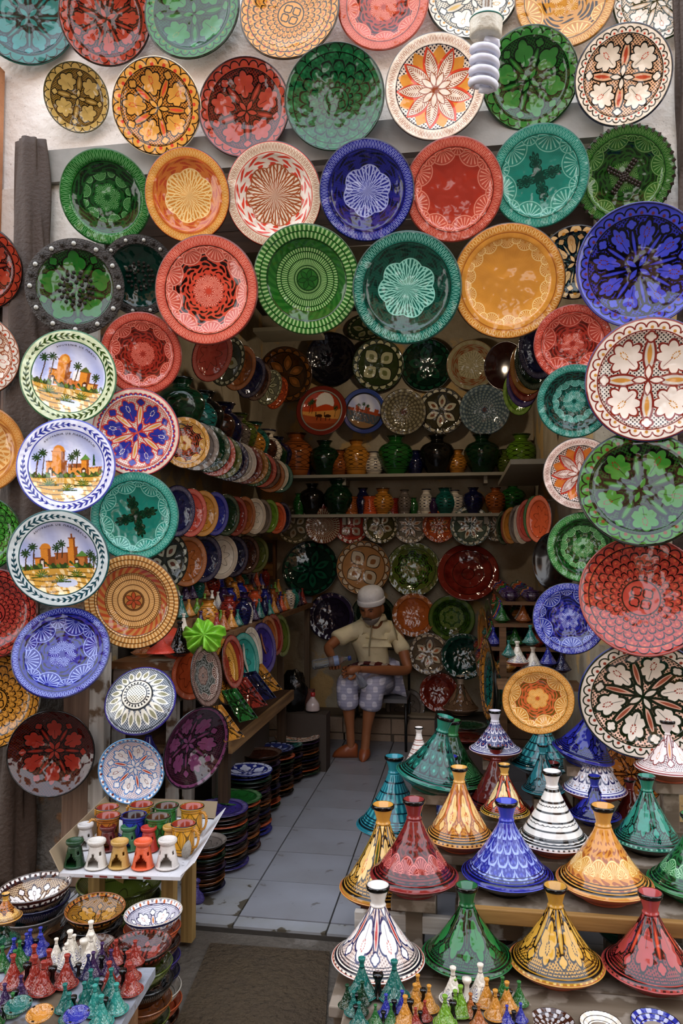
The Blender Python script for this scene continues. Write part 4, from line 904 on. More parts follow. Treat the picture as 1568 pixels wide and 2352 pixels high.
bplate(1075, 1315, 142, 130, M(st_plain, 'b_rust', '9c3420', '983824', '4c140c', '5c1810', blot=.1, bands=(.2, .5, .78)), '5c2010', 'large rust red plate with dark rings on the lower back wall', 'plate', .14)
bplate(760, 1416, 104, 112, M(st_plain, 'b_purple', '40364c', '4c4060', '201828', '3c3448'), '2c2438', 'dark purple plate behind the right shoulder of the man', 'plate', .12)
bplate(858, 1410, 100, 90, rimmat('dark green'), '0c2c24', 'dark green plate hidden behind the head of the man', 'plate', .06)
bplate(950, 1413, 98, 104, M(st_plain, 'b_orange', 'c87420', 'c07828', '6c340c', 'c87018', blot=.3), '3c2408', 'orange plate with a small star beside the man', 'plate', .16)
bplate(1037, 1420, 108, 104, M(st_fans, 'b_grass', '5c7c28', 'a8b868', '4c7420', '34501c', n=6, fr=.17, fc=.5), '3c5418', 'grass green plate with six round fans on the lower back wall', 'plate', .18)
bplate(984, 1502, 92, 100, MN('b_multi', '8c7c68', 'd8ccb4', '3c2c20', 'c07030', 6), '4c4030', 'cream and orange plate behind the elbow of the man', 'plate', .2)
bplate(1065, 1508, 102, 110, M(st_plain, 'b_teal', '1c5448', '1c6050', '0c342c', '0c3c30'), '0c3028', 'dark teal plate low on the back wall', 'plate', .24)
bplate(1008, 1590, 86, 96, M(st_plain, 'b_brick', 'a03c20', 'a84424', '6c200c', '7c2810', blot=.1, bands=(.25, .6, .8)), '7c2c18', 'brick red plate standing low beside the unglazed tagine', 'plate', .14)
# paper, shelves and vases at the back
def zat(px, py, Y): return PY(px, py, Y).z
Ys = YB-.15
zs1, zs2 = zat(900, 1092, Ys), zat(900, 1182, Ys)
for z, nm, x0, x1 in ((zs1, 'long cream shelf holding the upper row of vases', XL+.05, XR-.12), (zs2, 'lower cream shelf behind the middle row of plates', XL+.05, XR-.05)):
    s_ = empty('wall_shelf', (0, Ys, z)); tag(s_, nm, 'shelf')
    ob('board', MB().box((0, 0, 0), (x1-x0, .30, .025)).me('b'), M_cream, s_, ((x0+x1)/2, 0, -.0125))
    for x in (-.95, .2): ob('bracket', MB().box((0, 0, 0), (.03, .2, .06)).me('b'), M_cream, s_, (x, 0, -.055))
s_ = box('wall_shelf', (XL+.42, 5.6, zat(600, 770, 5.6)), (.5, .3, .03), M_cream); tag(s_, 'short cream shelf high in the left corner of the shop', 'shelf')
s_ = box('wall_shelf', (XL+.35, YB-.12, zat(650, 915, YB-.12)), (.5, .2, .025), M_cream); tag(s_, 'narrow cream ledge under the amber plate', 'shelf')
s_ = box('wall_shelf', (XR-.16, 5.2, zat(1200, 1102, 5.6)), (.30, 1.5, .03), M_cream); tag(s_, 'cream side shelf on the right wall', 'shelf')
def vprof(k):
    P = {'round': [(.0, 0), (.2, 0), (.22, .03), (.36, .3), (.42, .55), (.34, .74), (.17, .84), (.15, .9), (.22, 1.0)],
         'slim': [(0, 0), (.2, 0), (.2, .05), (.27, .3), (.28, .5), (.22, .72), (.14, .85), (.15, .93), (.2, 1.0)],
         'jar': [(0, 0), (.26, 0), (.24, .04), (.3, .1), (.42, .35), (.42, .55), (.3, .75), (.2, .82), (.2, .92), (.28, 1.0)],
         'cup': [(0, 0), (.32, 0), (.33, .05), (.3, .4), (.27, .8), (.33, .92), (.33, 1.0)],
         'long': [(0, 0), (.22, 0), (.3, .12), (.38, .4), (.4, .6), (.28, .78), (.17, .85), (.17, .92), (.24, 1.0)]}[k]
    r = P[-1][0]; return smoothprof(P, 3) + [(r-.03, .985), (r-.06, .9), (0, .8)]
for k in ('round', 'slim', 'jar', 'cup', 'long'): ME['v_'+k] = lathe(vprof(k), 28)
def vase(px, w, ybase, ytop, Y, z, kind, c, label, group, wide=1.0, loc=None, H=None, name='vase'):
    if loc is None:
        p = PY(px, ybase, Y); loc = Vector((p.x, Y, z)); H = (ybase-ytop)*depth(loc)/F
    o = ob(name, ME['v_'+kind], minimat(c, True) if c not in ('black',) else plain('1c1a18'), None, loc, (0, 0, random.uniform(0, 6)), (H*wide, H*wide, H))
    tag(o, label, 'vase', group); return o
VT = [(680, 990, 'long', 'amber', 1.0), (702, 1032, 'slim', 'purple', 1.0), (745, 1008, 'round', 'dark green', 1.05), (778, 1030, 'jar', 'amber', 1.0), (818, 1008, 'long', 'yellow', .95), (858, 1035, 'jar', 'white', 1.0), (908, 1000, 'round', 'green', 1.1),
      (954, 1033, 'slim', 'navy', 1.15), (1004, 1000, 'round', 'black', 1.1), (1050, 1033, 'jar', 'yellow', .95), (1107, 1000, 'round', 'dark green', 1.1), (1163, 1034, 'jar', 'olive', 1.0), (1198, 1000, 'long', 'lime', 1.0)]
for i, (px, yt, k, c, wd_) in enumerate(VT): vase(px, 0, 1090, yt, Ys+.02*(i % 2), zs1, k, c, '%s vase, %s from the left on the upper vase shelf' % (c, ORD[i]), 'vases on the upper shelf', wd_)
VB = [(686, 1130, 'slim', 'green'), (716, 1108, 'round', 'black'), (742, 1136, 'slim', 'red'), (776, 1100, 'jar', 'dark green'), (806, 1138, 'cup', 'amber'), (833, 1118, 'slim', 'navy'), (849, 1138, 'cup', 'orange'), (879, 1120, 'jar', 'yellow'), (902, 1142, 'cup', 'red'), (929, 1124, 'slim', 'grey'),
      (950, 1142, 'slim', 'green'), (979, 1122, 'slim', 'white'), (996, 1142, 'slim', 'purple'), (1022, 1120, 'jar', 'teal'), (1044, 1125, 'round', 'white'), (1087, 1120, 'round', 'navy'), (1138, 1120, 'round', 'amber'), (1178, 1110, 'round', 'green')]
for i, (px, yt, k, c) in enumerate(VB): vase(px, 0, 1180, yt, Ys-.06+.03*(i % 3), zs2, k, c, '%s vase, %s from the left on the lower vase shelf' % (c, ORD[i]), 'vases on the lower shelf', 1.0 if k != 'cup' else 1.15)
# ---- hanging rows of plates along the walls
def hrow(p0, p1, n, R0, R1, az, tilt, cols, desc, group, jit=.01, kinds=('plate',), pat=None):
    e = (p1-p0).normalized()*.06; bk = Vector((math.sin(math.radians(az)), -math.cos(math.radians(az)), 0))*-.02; sx = -1 if p0.x < -.5 else 1; wx = XL if sx < 0 else XR
    cd_ = ob('hanging_cord', MB().tube([Vector((wx, p0.y, p0.z+.1)), p0-e+Vector((0, 0, R0*.7))+bk, p1+e+Vector((0, 0, R1*.7))+bk, Vector((wx, min(YB-.02, p1.y+.1), p1.z+.1))], .004, 5).me('c'), plain('3a3024', .8)); tag(cd_, 'taut cord carrying ' + desc, 'cord')
    for i in range(n):
        t = i/(n-1); c = p0.lerp(p1, t) + Vector((random.uniform(-jit, jit), 0, random.uniform(-jit, jit)))
        o = ob('ceramic_plate', ME[kinds[i % len(kinds)]], (pat or {}).get(i) or rimmat(cols[i]), None, c, frame(math.radians(az + random.uniform(-3, 3)), math.radians(tilt), random.uniform(0, 6)), R0 + (R1-R0)*t)
        tag(o, '%s plate, %s from the street in %s' % (cols[i], ORD[i], desc), 'plate', group)
        ob('rim_edge', ME['edge_s'], plain('241c14'), o)
hrow(PD(430, 1018, 3.62), PD(642, 1098, 5.7), 15, .125, .12, 38, 4, ['yellow', 'grey', 'dark green', 'coral', 'olive', 'navy', 'white', 'red', 'yellow', 'green', 'coral', 'brown', 'amber', 'white', 'teal'],
     'the upper hanging row on the left wall', 'plates in the upper left hanging row', pat={0: M(st_fans, 'row_star', 'b8842c', 'ecc878', 'a8461c', '2c2008', n=7, fr=.22)})
hrow(PD(408, 1172, 3.75), PD(650, 1190, 5.6), 12, .13, .115, 68, 3, ['navy', 'coral', 'yellow', 'blue', 'dark green', 'red', 'amber', 'white', 'grey', 'lime', 'orange', 'navy'],
     'the middle hanging row on the left wall', 'plates in the middle left hanging row')
hrow(PD(388, 1290, 3.85), PD(590, 1272, 5.3), 7, .145, .13, 62, 3, ['grey', 'amber', 'navy', 'white', 'navy', 'brown', 'olive'],
     'the lowest hanging row on the left wall', 'plates in the lowest left hanging row', pat={0: M(st_mini, 'row_tile', '3c4440', 'a8a898', '1c201c', '6c4438', 5)})
hrow(PD(492, 812, 4.1), PD(636, 905, 5.3), 7, .15, .12, 68, 24, ['coral', 'white', 'amber', 'navy', 'black', 'teal', 'orange'] if 0 else ['coral', 'white', 'amber', 'navy', 'brown', 'grey', 'orange'],
     'the bunch hung under the ceiling on the left', 'plates hung under the ceiling', pat={1: M(st_mini, 'bunch_w', '5c6050', 'b8b8a0', '201c14', '8c7c48', 4), 5: M(st_mini, 'bunch_g', '7c7c68', 'a8a890', '20241c', '6c6c50', 8), 6: M(st_mini, 'bunch_o', 'a04818', 'b85c20', '5c2408', '6c6020', 6)})
hrow(PD(1236, 806, 3.9), PD(1188, 900, 4.7), 6, .155, .14, -55, 12, ['navy', 'dark green', 'yellow', 'red', 'violet', 'lime'], 'the bunch hung high on the right wall', 'plates high on the right wall')
hrow(PD(1240, 1190, 3.9), PD(1158, 1210, 5.3), 8, .125, .12, -66, 0, ['orange', 'green', 'coral', 'white', 'grey', 'yellow', 'red', 'dark green'], 'the low hanging row on the right wall', 'plates in the right hanging row')
o = ob('ceramic_plate', ME['dish'], plain('1c120c'), None, PD(1272, 1290, 3.75), frame(math.radians(-50), 0), .15); tag(o, 'black plate hanging edge on behind the small green lace plate', 'plate')
o = ob('ceramic_plate', ME['dish'], plain('2c1410'), None, PD(1158, 840, 5.3), frame(math.radians(-35), math.radians(8)), .17); tag(o, 'black backed plate at the top of the right wall near the cream plate', 'plate')
def hang(name_label, wx, mat_=None):
    for o_ in list(COL.objects):
        if o_.get('label') == name_label:
            o_.rotation_euler; bpy.context.view_layer.update(); mw = o_.matrix_world.inverted()
            a = o_.matrix_world @ Vector((0, .5, -.18)); b = Vector((wx if wx is not None else a.x, a.y + (.02 if wx is not None else 0), a.z + .1)) if wx is not None else Vector((a.x, YB, a.z+.05))
            ob('hanging_wire', MB().tube([mw @ a, mw @ b], .02, 5).me('w'), plain('3a3024', .8), o_)
hang('black plate hanging edge on behind the small green lace plate', XR); hang('black backed plate at the top of the right wall near the cream plate', XR); hang('amber plate with dark leaf outlines, top left of the back wall', None)
# ---- dark vases in the upper left above the hanging row
zt = PX(430, 1000, -1.3)
s_ = box('wall_shelf', (XI+.04, 4.7, 2.12), (.38, 2.3, .03), M_wood_r); tag(s_, 'dark shelf high on the left wall with big jars', 'shelf')
for i in range(13):
    y = 3.68 + i*.17; c = ['dark green', 'teal', 'black', 'brown', 'navy', 'grey', 'olive', 'yellow', 'teal', 'brown', 'white', 'dark green', 'navy'][i]
    vase(0, 0, 0, 0, 0, 0, ['round', 'jar', 'long'][i % 3], c, '%s jar, %s from the street on the high left shelf' % (c, ORD[i]), 'jars on the high left shelf', 1.05, Vector((XI+.13 + .03*(i % 2), y, 2.135)), .28 - .05*(i % 2), 'ceramic_jar')
# ---- left counter with trinkets
ct = empty('counter', (XL+.25, 4.7, 0)); tag(ct, 'long wooden counter on the left with trinkets on top', 'counter')
zc = 1.10
def ccp(name, x0, x1, y0, y1, z0, z1, mat): return ob(name, MB().box((0, 0, 0), (x1-x0, y1-y0, z1-z0)).me(name), mat, ct, ((x0+x1)/2 - ct.location.x, (y0+y1)/2 - ct.location.y, (z0+z1)/2))
ccp('top_board', XL, -1.18, 3.62, 5.95, zc-.03, zc, M_wood_r); ccp('shelf_board', XL, -1.13, 3.58, 4.95, .56, .59, wood('4a3220', '32200f', 'counter_shelf', 1)); ccp('back_panel', XL, XL+.02, 3.6, 5.9, .63, zc-.03, plain('2c2218', .7))
ccp('riser', XL, -1.36, 3.62, 5.95, zc, zc+.07, M_wood_r); ccp('riser', XL, -1.47, 3.62, 5.95, zc+.07, zc+.14, M_wood_r); ccp('front_rail', -1.13, -1.11, 3.58, 4.95, .53, .592, M_wood_y)
for y in (3.64, 4.85): ccp('leg', -1.2, -1.15, y, y+.05, 0, .56, wood('4c3a28', '32251a', 'dark_leg', 2))
for y in (3.64, 5.0, 5.9): ccp('post', -1.24, -1.20, y, y+.04, .6 if y < 4.9 else 0, zc-.03, wood('6a5a48', '4a3c2e', 'worn_post', 2))
ccp('low_panel', -1.26, -1.24, 3.72, 4.8, .05, .555, plain('4c4236', .7, 'grey_panel'))
def mini(loc, R, c, label, group, lh=1.1, base=None, rz=None, tilt=0, cat='tagine'):
    t = empty('miniature_tagine', loc, (tilt, 0, random.uniform(0, 6) if rz is None else rz), R); tag(t, label, cat, group)
    ob('dish', ME['tbs'], base or plain(CN[c]), t)
    l = ob('lid', ME['lids'], minimat(c), t, (0, 0, .36), None, (1, 1, lh)); ob('neck', ME['knobs'], plain(CN[c]), l, (0, 0, 1.262), None, (1, 1, 1/lh)); return t
tcols = ['teal', 'yellow', 'white', 'green', 'red', 'navy', 'blue', 'amber', 'orange', 'lime', 'turquoise', 'purple']
rows_ = [('wall row', XI+.03, zc+.14, 19, .115, 0), ('inner row', XI+.145, zc+.07, 19, .115, 1), ('middle row', -1.315, zc, 19, .115, 2), ('front row', -1.225, zc, 19, .115, 3)]
rnd = random.Random(11)
for nm, x, z, n, st_, ph in rows_:
    for i in range(n):
        c = rnd.choice(tcols); y = 3.68 + i*st_ + rnd.uniform(-.015, .015); k = rnd.random()
        tail = ', %s from the street in the %s of the left counter' % (ORD[i], nm)
        if k < .6: mini(Vector((x, y, z)), rnd.uniform(.036, .042), c, 'tiny %s tagine' % c + tail, 'trinkets on the left counter', rnd.uniform(1.3, 1.9), None if c != 'white' else TERRA)
        else: vase(0, 0, 0, 0, 0, 0, rnd.choice(['slim', 'jar', 'long']), c, 'tiny %s vase' % c + tail, 'trinkets on the left counter', .8, Vector((x, y, z)), rnd.uniform(.12, .17))
# plates standing in front of the counter
def stand_plate(px, py, w, h, X, c, label, mat=None, tilt=-8, lo=15, hi=85):
    p = PX(px, py, X); cc, R3, R = fit(px, py, w, h, p.y, None, math.radians(tilt), lo, hi)
    o = ob('ceramic_plate', ME['plate'], mat or rimmat(c), None, cc, R3, R); ob('rim_edge', ME['edge_s'], plain('241c14'), o)
    tag(o, label, 'plate', 'plates standing before the left counter'); return o
stand_plate(474, 1552, 72, 146, -1.16, 'grey', 'brown and grey carved plate, first in the standing row by the green ruffle', M(st_fans, 'sp_grey', '6c4c44', 'c8b8ac', '8c8c88', '4c5048', n=7, rimd=54))
stand_plate(516, 1542, 62, 156, -1.16, 'yellow', 'mustard carved plate, second in the standing row left of the aisle', M(st_fans, 'sp_yel', 'b07c1c', 'dcb45c', 'a87418', '5c3c0c', n=7, rimd=54))
for px, py, w, h, c, l in [(535, 1520, 44, 140, 'red', 'dull red plate squeezed behind the mustard one'), (562, 1519, 66, 132, 'turquoise', 'turquoise plate standing in the middle of the standing row'), (580, 1500, 44, 124, 'white', 'white plate squeezed behind the turquoise one'),
                           (604, 1490, 60, 120, 'violet', 'violet plate, tallest at the far half of the standing row'), (618, 1462, 40, 96, 'amber', 'amber plate peeping over the violet one'), (630, 1458, 40, 96, 'red', 'red plate just before the last olive one'), (645, 1460, 42, 98, 'olive', 'olive plate, last in the standing row')]:
    stand_plate(px, py, w, h, -1.15, c, l)
def tray_me():
    P = [(-.5, -.35), (.5, -.28), (.5, .28), (-.5, .35)]; vs = []
    for s, z in ((1, 0), (1.12, .09), (1.15, .085), (1.0, -.02)): vs += [(x*s, y*s, z) for x, y in P]
    fs = [(3, 2, 1, 0)][::-1] + [(0, 1, 2, 3)]; fs = [(0, 1, 2, 3)]
    for r in range(3):
        for k in range(4): fs.append((r*4+k, (r+1)*4+k, (r+1)*4+(k+1) % 4, r*4+(k+1) % 4))
    fs.append((15, 14, 13, 12)); return mesh('tray', vs, fs)
ME['tray'] = tray_me()
for i, (px, py, c) in enumerate([(512, 1664, 'yellow'), (546, 1622, 'green'), (570, 1594, 'red'), (592, 1578, 'navy'), (607, 1560, 'yellow')]):
    p = PX(px, py, -1.08)
    o = ob('serving_dish', ME['tray'], M(A, 'sd_%d' % i, mixc(CN[c], '0c0a08', .55), mixc(CN[c], '0c0a08', .3), '0c0a08', n=5, rs=2), None, p, frame(math.radians(60), math.radians(-48), math.radians(90)), (.17, .15, .15)); bevelmod(o, .02)
    tag(o, '%s trapezoid dish, %s from the street on the left counter shelf' % (c, ORD[i]), 'dish', 'trapezoid dishes on the counter shelf')
# ---- stacks on the floor
def stack(px, ytop, w, ybot, n, cols, desc, group, kind='plate', topmat=None, jit=.006, d=None, z0=0, stepf=None, name='ceramic_plate', cat='plate', tilt=0):
    p = PZ(px, ybot, z0) if d is None else PD(px, ytop, d)
    if d is None:
        d = depth(p) + w/2*depth(p)/F*.62; 
    top = PD(px, ytop, d); R = w/2*d/F
    n = int(n*1.6); H = top.z - z0; under = {'plate': .23, 'dish': .33, 'bowl': .68, 'flat': .16, 'sbowl': .43, 'deep': .28}[kind]*R
    for i in range(n):
        t = i/max(1, n-1); z = top.z - (top.z - z0 - under)*t
        c = cols[i % len(cols)]
        o = ob(name, ME[kind], topmat if (i == 0 and topmat) else rimmat(c), None, (top.x + random.uniform(-jit, jit), top.y + random.uniform(-jit, jit), z), (random.uniform(-.02, .02)+ (tilt if i == 0 else tilt*.5), random.uniform(-.02, .02), random.uniform(0, 6)), R*random.uniform(.97, 1.0) if i else R)
        ob('rim_edge', ME['edge_s'], plain(mixc(CN[c], '100c08', .3), .1), o)
        w_ = 'top' if i == 0 else ORD[i] + ' from the top'
        tag(o, '%s %s, %s %s' % (c, cat, w_, desc), cat, group)
    return top, R
dk = ['navy', 'brown', 'black', 'orange', 'dark green', 'black', 'brown', 'purple', 'black', 'brown', 'amber', 'black']
def rot(k): return dk[k:] + dk[:k]
stack(508, 1855, 126, 2003, 9, ['violet'] + rot(1), 'in the violet topped stack by the aisle', 'floor stacks left of the aisle')
stack(541, 1829, 115, 1965, 8, ['green'] + rot(3), 'in the green topped stack by the aisle', 'floor stacks left of the aisle')
stack(568, 1766, 112, 1925, 10, ['blue', 'blue'] + rot(4), 'in the blue and white topped stack', 'floor stacks left of the aisle', topmat=M(A, 'bw_top', '2c3a90', 'd8dcec', '2c3a90', 'c8d0e8', n=5, m=16, lob=2))
stack(596, 1728, 98, 1870, 8, ['brown'] + rot(6), 'in the brown topped stack', 'floor stacks left of the aisle', 'dish')
stack(630, 1716, 92, 1832, 7, ['navy'] + rot(2), 'in the blue rimmed stack behind the brown one', 'floor stacks left of the aisle', topmat=M(st_mini, 'nv_top', '3c4880', 'a8b0cc', '20284c', '6c74a0', 8))
stack(655, 1708, 80, 1803, 7, ['teal'] + rot(5), 'in the teal rimmed stack', 'floor stacks left of the aisle')
stack(683, 1692, 104, 1786, 7, ['white'] + rot(7), 'in the white topped stack', 'floor stacks left of the aisle', topmat=M(A, 'wh_top', 'd8c8b0', 'e4dccc', 'a04830', '3c4c90', 'd89030', n=6, m=22, rim='d8ccbc'))
STT = stack(697, 1664, 88, 1758, 6, ['turquoise'] + rot(1), 'in the turquoise topped stack near the man', 'floor stacks left of the aisle', topmat=plain('1c5c50'))
STO = stack(714, 1642, 88, 1735, 6, ['orange'] + rot(3), 'in the orange topped stack furthest in', 'floor stacks left of the aisle', topmat=plain('b46c1c'))
stack(470, 1930, 96, 2062, 8, ['grey'] + rot(2), 'in the grey topped stack beside the mug tray', 'floor stacks left of the aisle', 'sbowl', name='ceramic_bowl', cat='bowl')
# ------------------------------------------------------------------ mugs and oil burners on a cardboard tray
zt_ = .40
q = [PZ(136, 2003, zt_), PZ(414, 2012, zt_), PZ(492, 1880, zt_), PZ(262, 1868, zt_)]
tr = empty('cardboard_tray', (0, 0, 0)); tag(tr, 'white cardboard tray of mugs and burners on a low stool', 'tray')
M_cb = plaster('c8c6c8', 'b4b0ae', 'card', 6, .1, .1); M_cb2 = plain('8a7658', .7, 'raw_card', .1)
mb = MB(); mb.v = [v - Vector((0, 0, .004)) for v in q] + [v - Vector((0, 0, .016)) for v in q]; mb.f = [(0, 1, 2, 3), (7, 6, 5, 4), (0, 4, 5, 1), (1, 5, 6, 2), (2, 6, 7, 3), (3, 7, 4, 0)]
ob('tray_floor', mb.me('f'), M_cb, tr)
def flap(a, b, h, out, m_):
    o_ = Vector(out); mb = MB(); mb.v = [a, b, b + o_ + Vector((0, 0, h)), a + o_ + Vector((0, 0, h))]; mb.v = mb.v + [v + Vector((.003, .003, 0)) for v in mb.v]
    mb.f = [(0, 1, 2, 3), (7, 6, 5, 4), (0, 4, 5, 1), (1, 5, 6, 2), (2, 6, 7, 3), (3, 7, 4, 0)]; ob('flap', mb.me('fl'), m_, tr)
flap(q[0], q[3], .07, (-.04, 0, 0), M_cb2); flap(q[3], q[2], .06, (0, .03, 0), M_cb2); flap(q[1], q[2], .05, (.05, -.01, 0), M_cb)
for k in range(5): ob('print', MB().box((0, 0, 0), (.028, .0012, .006)).me('p'), plain('8c4038'), tr, q[0].lerp(q[1], .25+.12*k) + Vector((0, -.002, -.010)))
st_ = empty('stool', (q[0]+q[2])*.5 - Vector((0, 0, zt_))); tag(st_, 'low wooden stool under the cardboard tray', 'stool')
ob('seat', MB().box((0, 0, 0), (.34, .26, .03)).me('s'), M_wood_r, st_, (0, 0, zt_-.034))
lg = MB().box((0, 0, 0), (.045, .045, zt_-.05)).me('leg')
for x in (-.14, .145):
    for y in (-.1, .1): ob('leg', lg, wood('a88850', '7c6034', 'pale_leg', 2), st_, (x, y, (zt_-.05)/2))
def burner_me():
    seg = 40; zs = [0, .03, .06] + [.06 + .06*k for k in range(1, 13)]; P = []
    def rad(z): return .40 - .15*min(1, max(0, (z-.05)/.72)) if z > .05 else .40
    vs, fs = [], []
    for z in zs:
        for k in range(seg): a = 2*PI*k/seg; r = rad(z); vs.append((r*math.cos(a), r*math.sin(a), z))
    for i in range(len(zs)-1):
        for k in range(seg):
            a = 2*PI*(k+.5)/seg; z = (zs[i]+zs[i+1])/2; da = (a + PI/2 + PI) % (2*PI) - PI
            hw = .62 if z < .3 else (.48*max(0, (.56-z)/.26))
            if z > .07 and abs(da) < hw: continue
            if .50 < z < .60 and abs(abs(da)-1.0) < .15: continue
            k2 = (k+1) % seg; fs.append((i*seg+k, i*seg+k2, (i+1)*seg+k2, (i+1)*seg+k))
    return mesh('burner', vs, fs, True)
ME['burner'] = burner_me(); ME['bcup'] = lathe(smoothprof([(.25, .76), (.27, .80), (.33, .86), (.345, .93), (.33, .98), (.28, .98), (.2, .9), (0, .86)], 2), 32); ME['bin'] = lathe([(0, .03), (.34, .035), (.36, .06)], 32); ME['bfoot'] = lathe([(0, 0), (.41, 0), (.43, .03), (.41, .06), (.39, .07), (0, .07)], 32)
def burner(px, py, w, c, label):
    p = PZ(px, py, zt_); s = w*depth(p)/F/.86; o = empty('oil_burner', p, (0, 0, random.uniform(-.15, .15) + .1), s); tag(o, label, 'oil burner', 'oil burners on the tray')
    g = GL('burner_'+c.replace(' ', '_')) if False else None
    m_ = plain(c, .15, 'burner_glaze', .25, 30, .15)
    b = ob('body', ME['burner'], m_, o); md = b.modifiers.new('s', 'SOLIDIFY'); md.thickness = .035; md.offset = -1
    ob('oil_bowl', ME['bcup'], m_, o); ob('base_ring', ME['bfoot'], m_, o); ob('inner_wall', ME['bin'], TERRA, o); return o
for px, py, w, c, l in [(171, 1987, 50, '1c4c28', 'dark green oil burner, leftmost in the front of the tray'), (221, 1990, 53, 'd8d2c8', 'white speckled oil burner between the green and yellow ones'), (274, 1989, 51, 'c8a050', 'sandy yellow oil burner in the front of the tray'),
                        (328, 1991, 53, 'e05c14', 'bright orange oil burner in the front of the tray'), (384, 1990, 55, 'dcd4cc', 'white oil burner with a trefoil door at the right front of the tray'),
                        (196, 1945, 46, 'c8c4c0', 'pale grey oil burner behind the dark green one'), (247, 1950, 46, '6c1c14', 'maroon oil burner in the second row'), (295, 1950, 46, '3c7850', 'sea green oil burner in the second row'), (341, 1952, 46, 'c02c18', 'scarlet oil burner in the second row'), (392, 1952, 48, 'c89c48', 'ochre oil burner behind the white trefoil one')]:
    burner(px, py, w, c, l)
ME['mug'] = lathe(smoothprof([(.36, 0), (.38, .04), (.42, .12), (.40, .2), (.405, .6), (.42, .85), (.47, .92), (.47, .98)], 2) + [(.44, .99), (.42, .93), (.37, .6), (.36, .1), (0, .08)], 36)
def mug_handle():
    pts = [(.40, 0, .78), (.55, 0, .84), (.68, 0, .74), (.70, 0, .52), (.60, 0, .30), (.42, 0, .22)]
    mb = MB().tube([Vector(p) for p in smoothprof([(a, c) for a, _, c in pts], 4) and [(a, 0, c) for a, c in smoothprof([(a, c) for a, _, c in pts], 4)]], .045, 8)
    for k in range(5): mb.box((.60+.055*k if k < 2 else .73, 0, .86-.035*k-.05*max(0, k-1)), (.05, .06, .05))
    return mb.me('h', True)
ME['mugh'] = mug_handle(); ME['mugin'] = lathe([(0, .14), (.30, .16), (.345, .6), (.405, .965), (.425, .975)], 36)
def mugmat(c):
    g = G('mug_'+c.replace(' ', '_'), .12, 0, .5); g.coords(True); h = CN[c]; dk = mixc(h, '100c04', .8)
    a = g.m('ABSOLUTE', g.m('SINE', g.th*3)); f = g.m('ABSOLUTE', g.m('SINE', (g.z-.2)*4.5))
    col = g.mix(g.line(a-f, .10, .08)*g.ge(g.z-.2)*g.le(g.z-.82), h, dk); col = g.mix(g.line(a-f*.5, .05, .05)*g.ge(g.z-.2)*g.le(g.z-.82), col, dk)
    for b in (.12, .2, .82, .93): col = g.mix(g.line(g.z-b, .012), col, dk)
    return g.done(col)
for px, py, w, c, l, inn in [(246, 1915, 52, 'yellow', 'yellow mug in the back row, farthest left', '9c3014'), (324, 1910, 53, 'yellow', 'yellow mug in the back row, second from left', '9c2c14'), (382, 1913, 53, 'green', 'green mug in the back row of the tray', '5c2c10'), (440, 1916, 54, 'yellow', 'yellow mug in the back right corner of the tray', 'a83c14'),
                        (247, 1938, 55, 'amber', 'amber mug in the middle row behind the maroon burner', 'a03818'), (307, 1938, 56, 'blue', 'blue mug in the middle row of the tray', '2c1420'), (362, 1940, 55, 'green', 'green mug in the middle row of the tray', '5c3410'), (421, 1958, 56, 'yellow', 'yellow mug with black arches and a notched handle, nearest right', '9c3014')]:
    p = PZ(px, py, zt_); s = w*depth(p)/F/.94*1.04; o = empty('mug', p, (0, 0, -.35 if px > 400 else random.uniform(2.6, 3.4)), (s, s, s*1.08)); tag(o, l, 'mug', 'mugs on the tray')
    mm_ = mugmat(c); ob('cup', ME['mug'], mm_, o); ob('handle', ME['mugh'], plain(CN[c] if c != 'amber' else 'c08c2c'), o); ob('inside', ME['mugin'], plain(inn), o); ob('lip', torus(.455, .022, seg=36, s2=6, z=.975), plain('2c2410' if c != 'blue' else '18184c'), o)
p = PZ(424, 1970, zt_); o = ob('pine_cone', lathe(smoothprof([(0, 0), (.25, .1), (.33, .35), (.28, .65), (.12, .9), (0, 1)], 2), 16), plaster('2c2420', 'd8d0c0', 'speckled', 30, .2, .5), None, p, (.2, .3, 0), (.05, .05, .075)); tag(o, 'small speckled dark egg shaped ornament beside the trefoil burner', 'ornament')
# ------------------------------------------------------------------ stacks of deep bowls on the left
bowlA = M(A, 'bowl_redwhite', 'c8b090', 'ece6e0', '4c2018', acc='5c2c28', n=6, m=20, lob=3, rim='3c2c34', rs=.88)
bowlB = M(A, 'bowl_mustard', 'a87c20', 'b88c2c', '2c1c08', acc='2c1c08', acc2='a86c18', n=4, m=20, lob=3, rim='b8701c', rs=.9)
bowlC = M(A, 'bowl_bluewhite', 'd8d4dc', 'f0eeec', '2c2c5c', acc='c87028', acc2='d8902c', n=5, m=20, lob=3, rim='e0dce0', rs=.88)
bowlD = M(A, 'bowl_redbrown', '6c241c', '9c4030', '240c08', acc='2c0c08', n=5, m=20, lob=3, rim='6c3020', rs=.88)
bw = lambda *a, **k: stack(*a, group='stacked bowls on the left', kind='bowl', name='ceramic_bowl', cat='bowl', **k)
bw(78, 2034, 160, 2180, 6, ['grey', 'navy', 'grey', 'brown', 'black', 'navy'], 'in the widest stack at the left', topmat=bowlA, d=2.55, tilt=.05, z0=-.02)
bw(217, 2084, 134, 2210, 5, ['amber', 'black', 'brown', 'navy', 'black'], 'in the mustard topped stack', topmat=bowlB, d=2.42, tilt=.08, z0=-.02)
bw(351, 2094, 132, 2240, 5, ['white', 'orange', 'brown', 'violet', 'navy'], 'in the navy and white topped stack', topmat=bowlC, d=2.40, tilt=.03, z0=-.02)
bw(322, 2172, 146, 2330, 5, ['brown', 'olive', 'black', 'amber', 'olive'], 'in the stack nearest the board', topmat=bowlD, d=2.16, tilt=.05, z0=-.02)
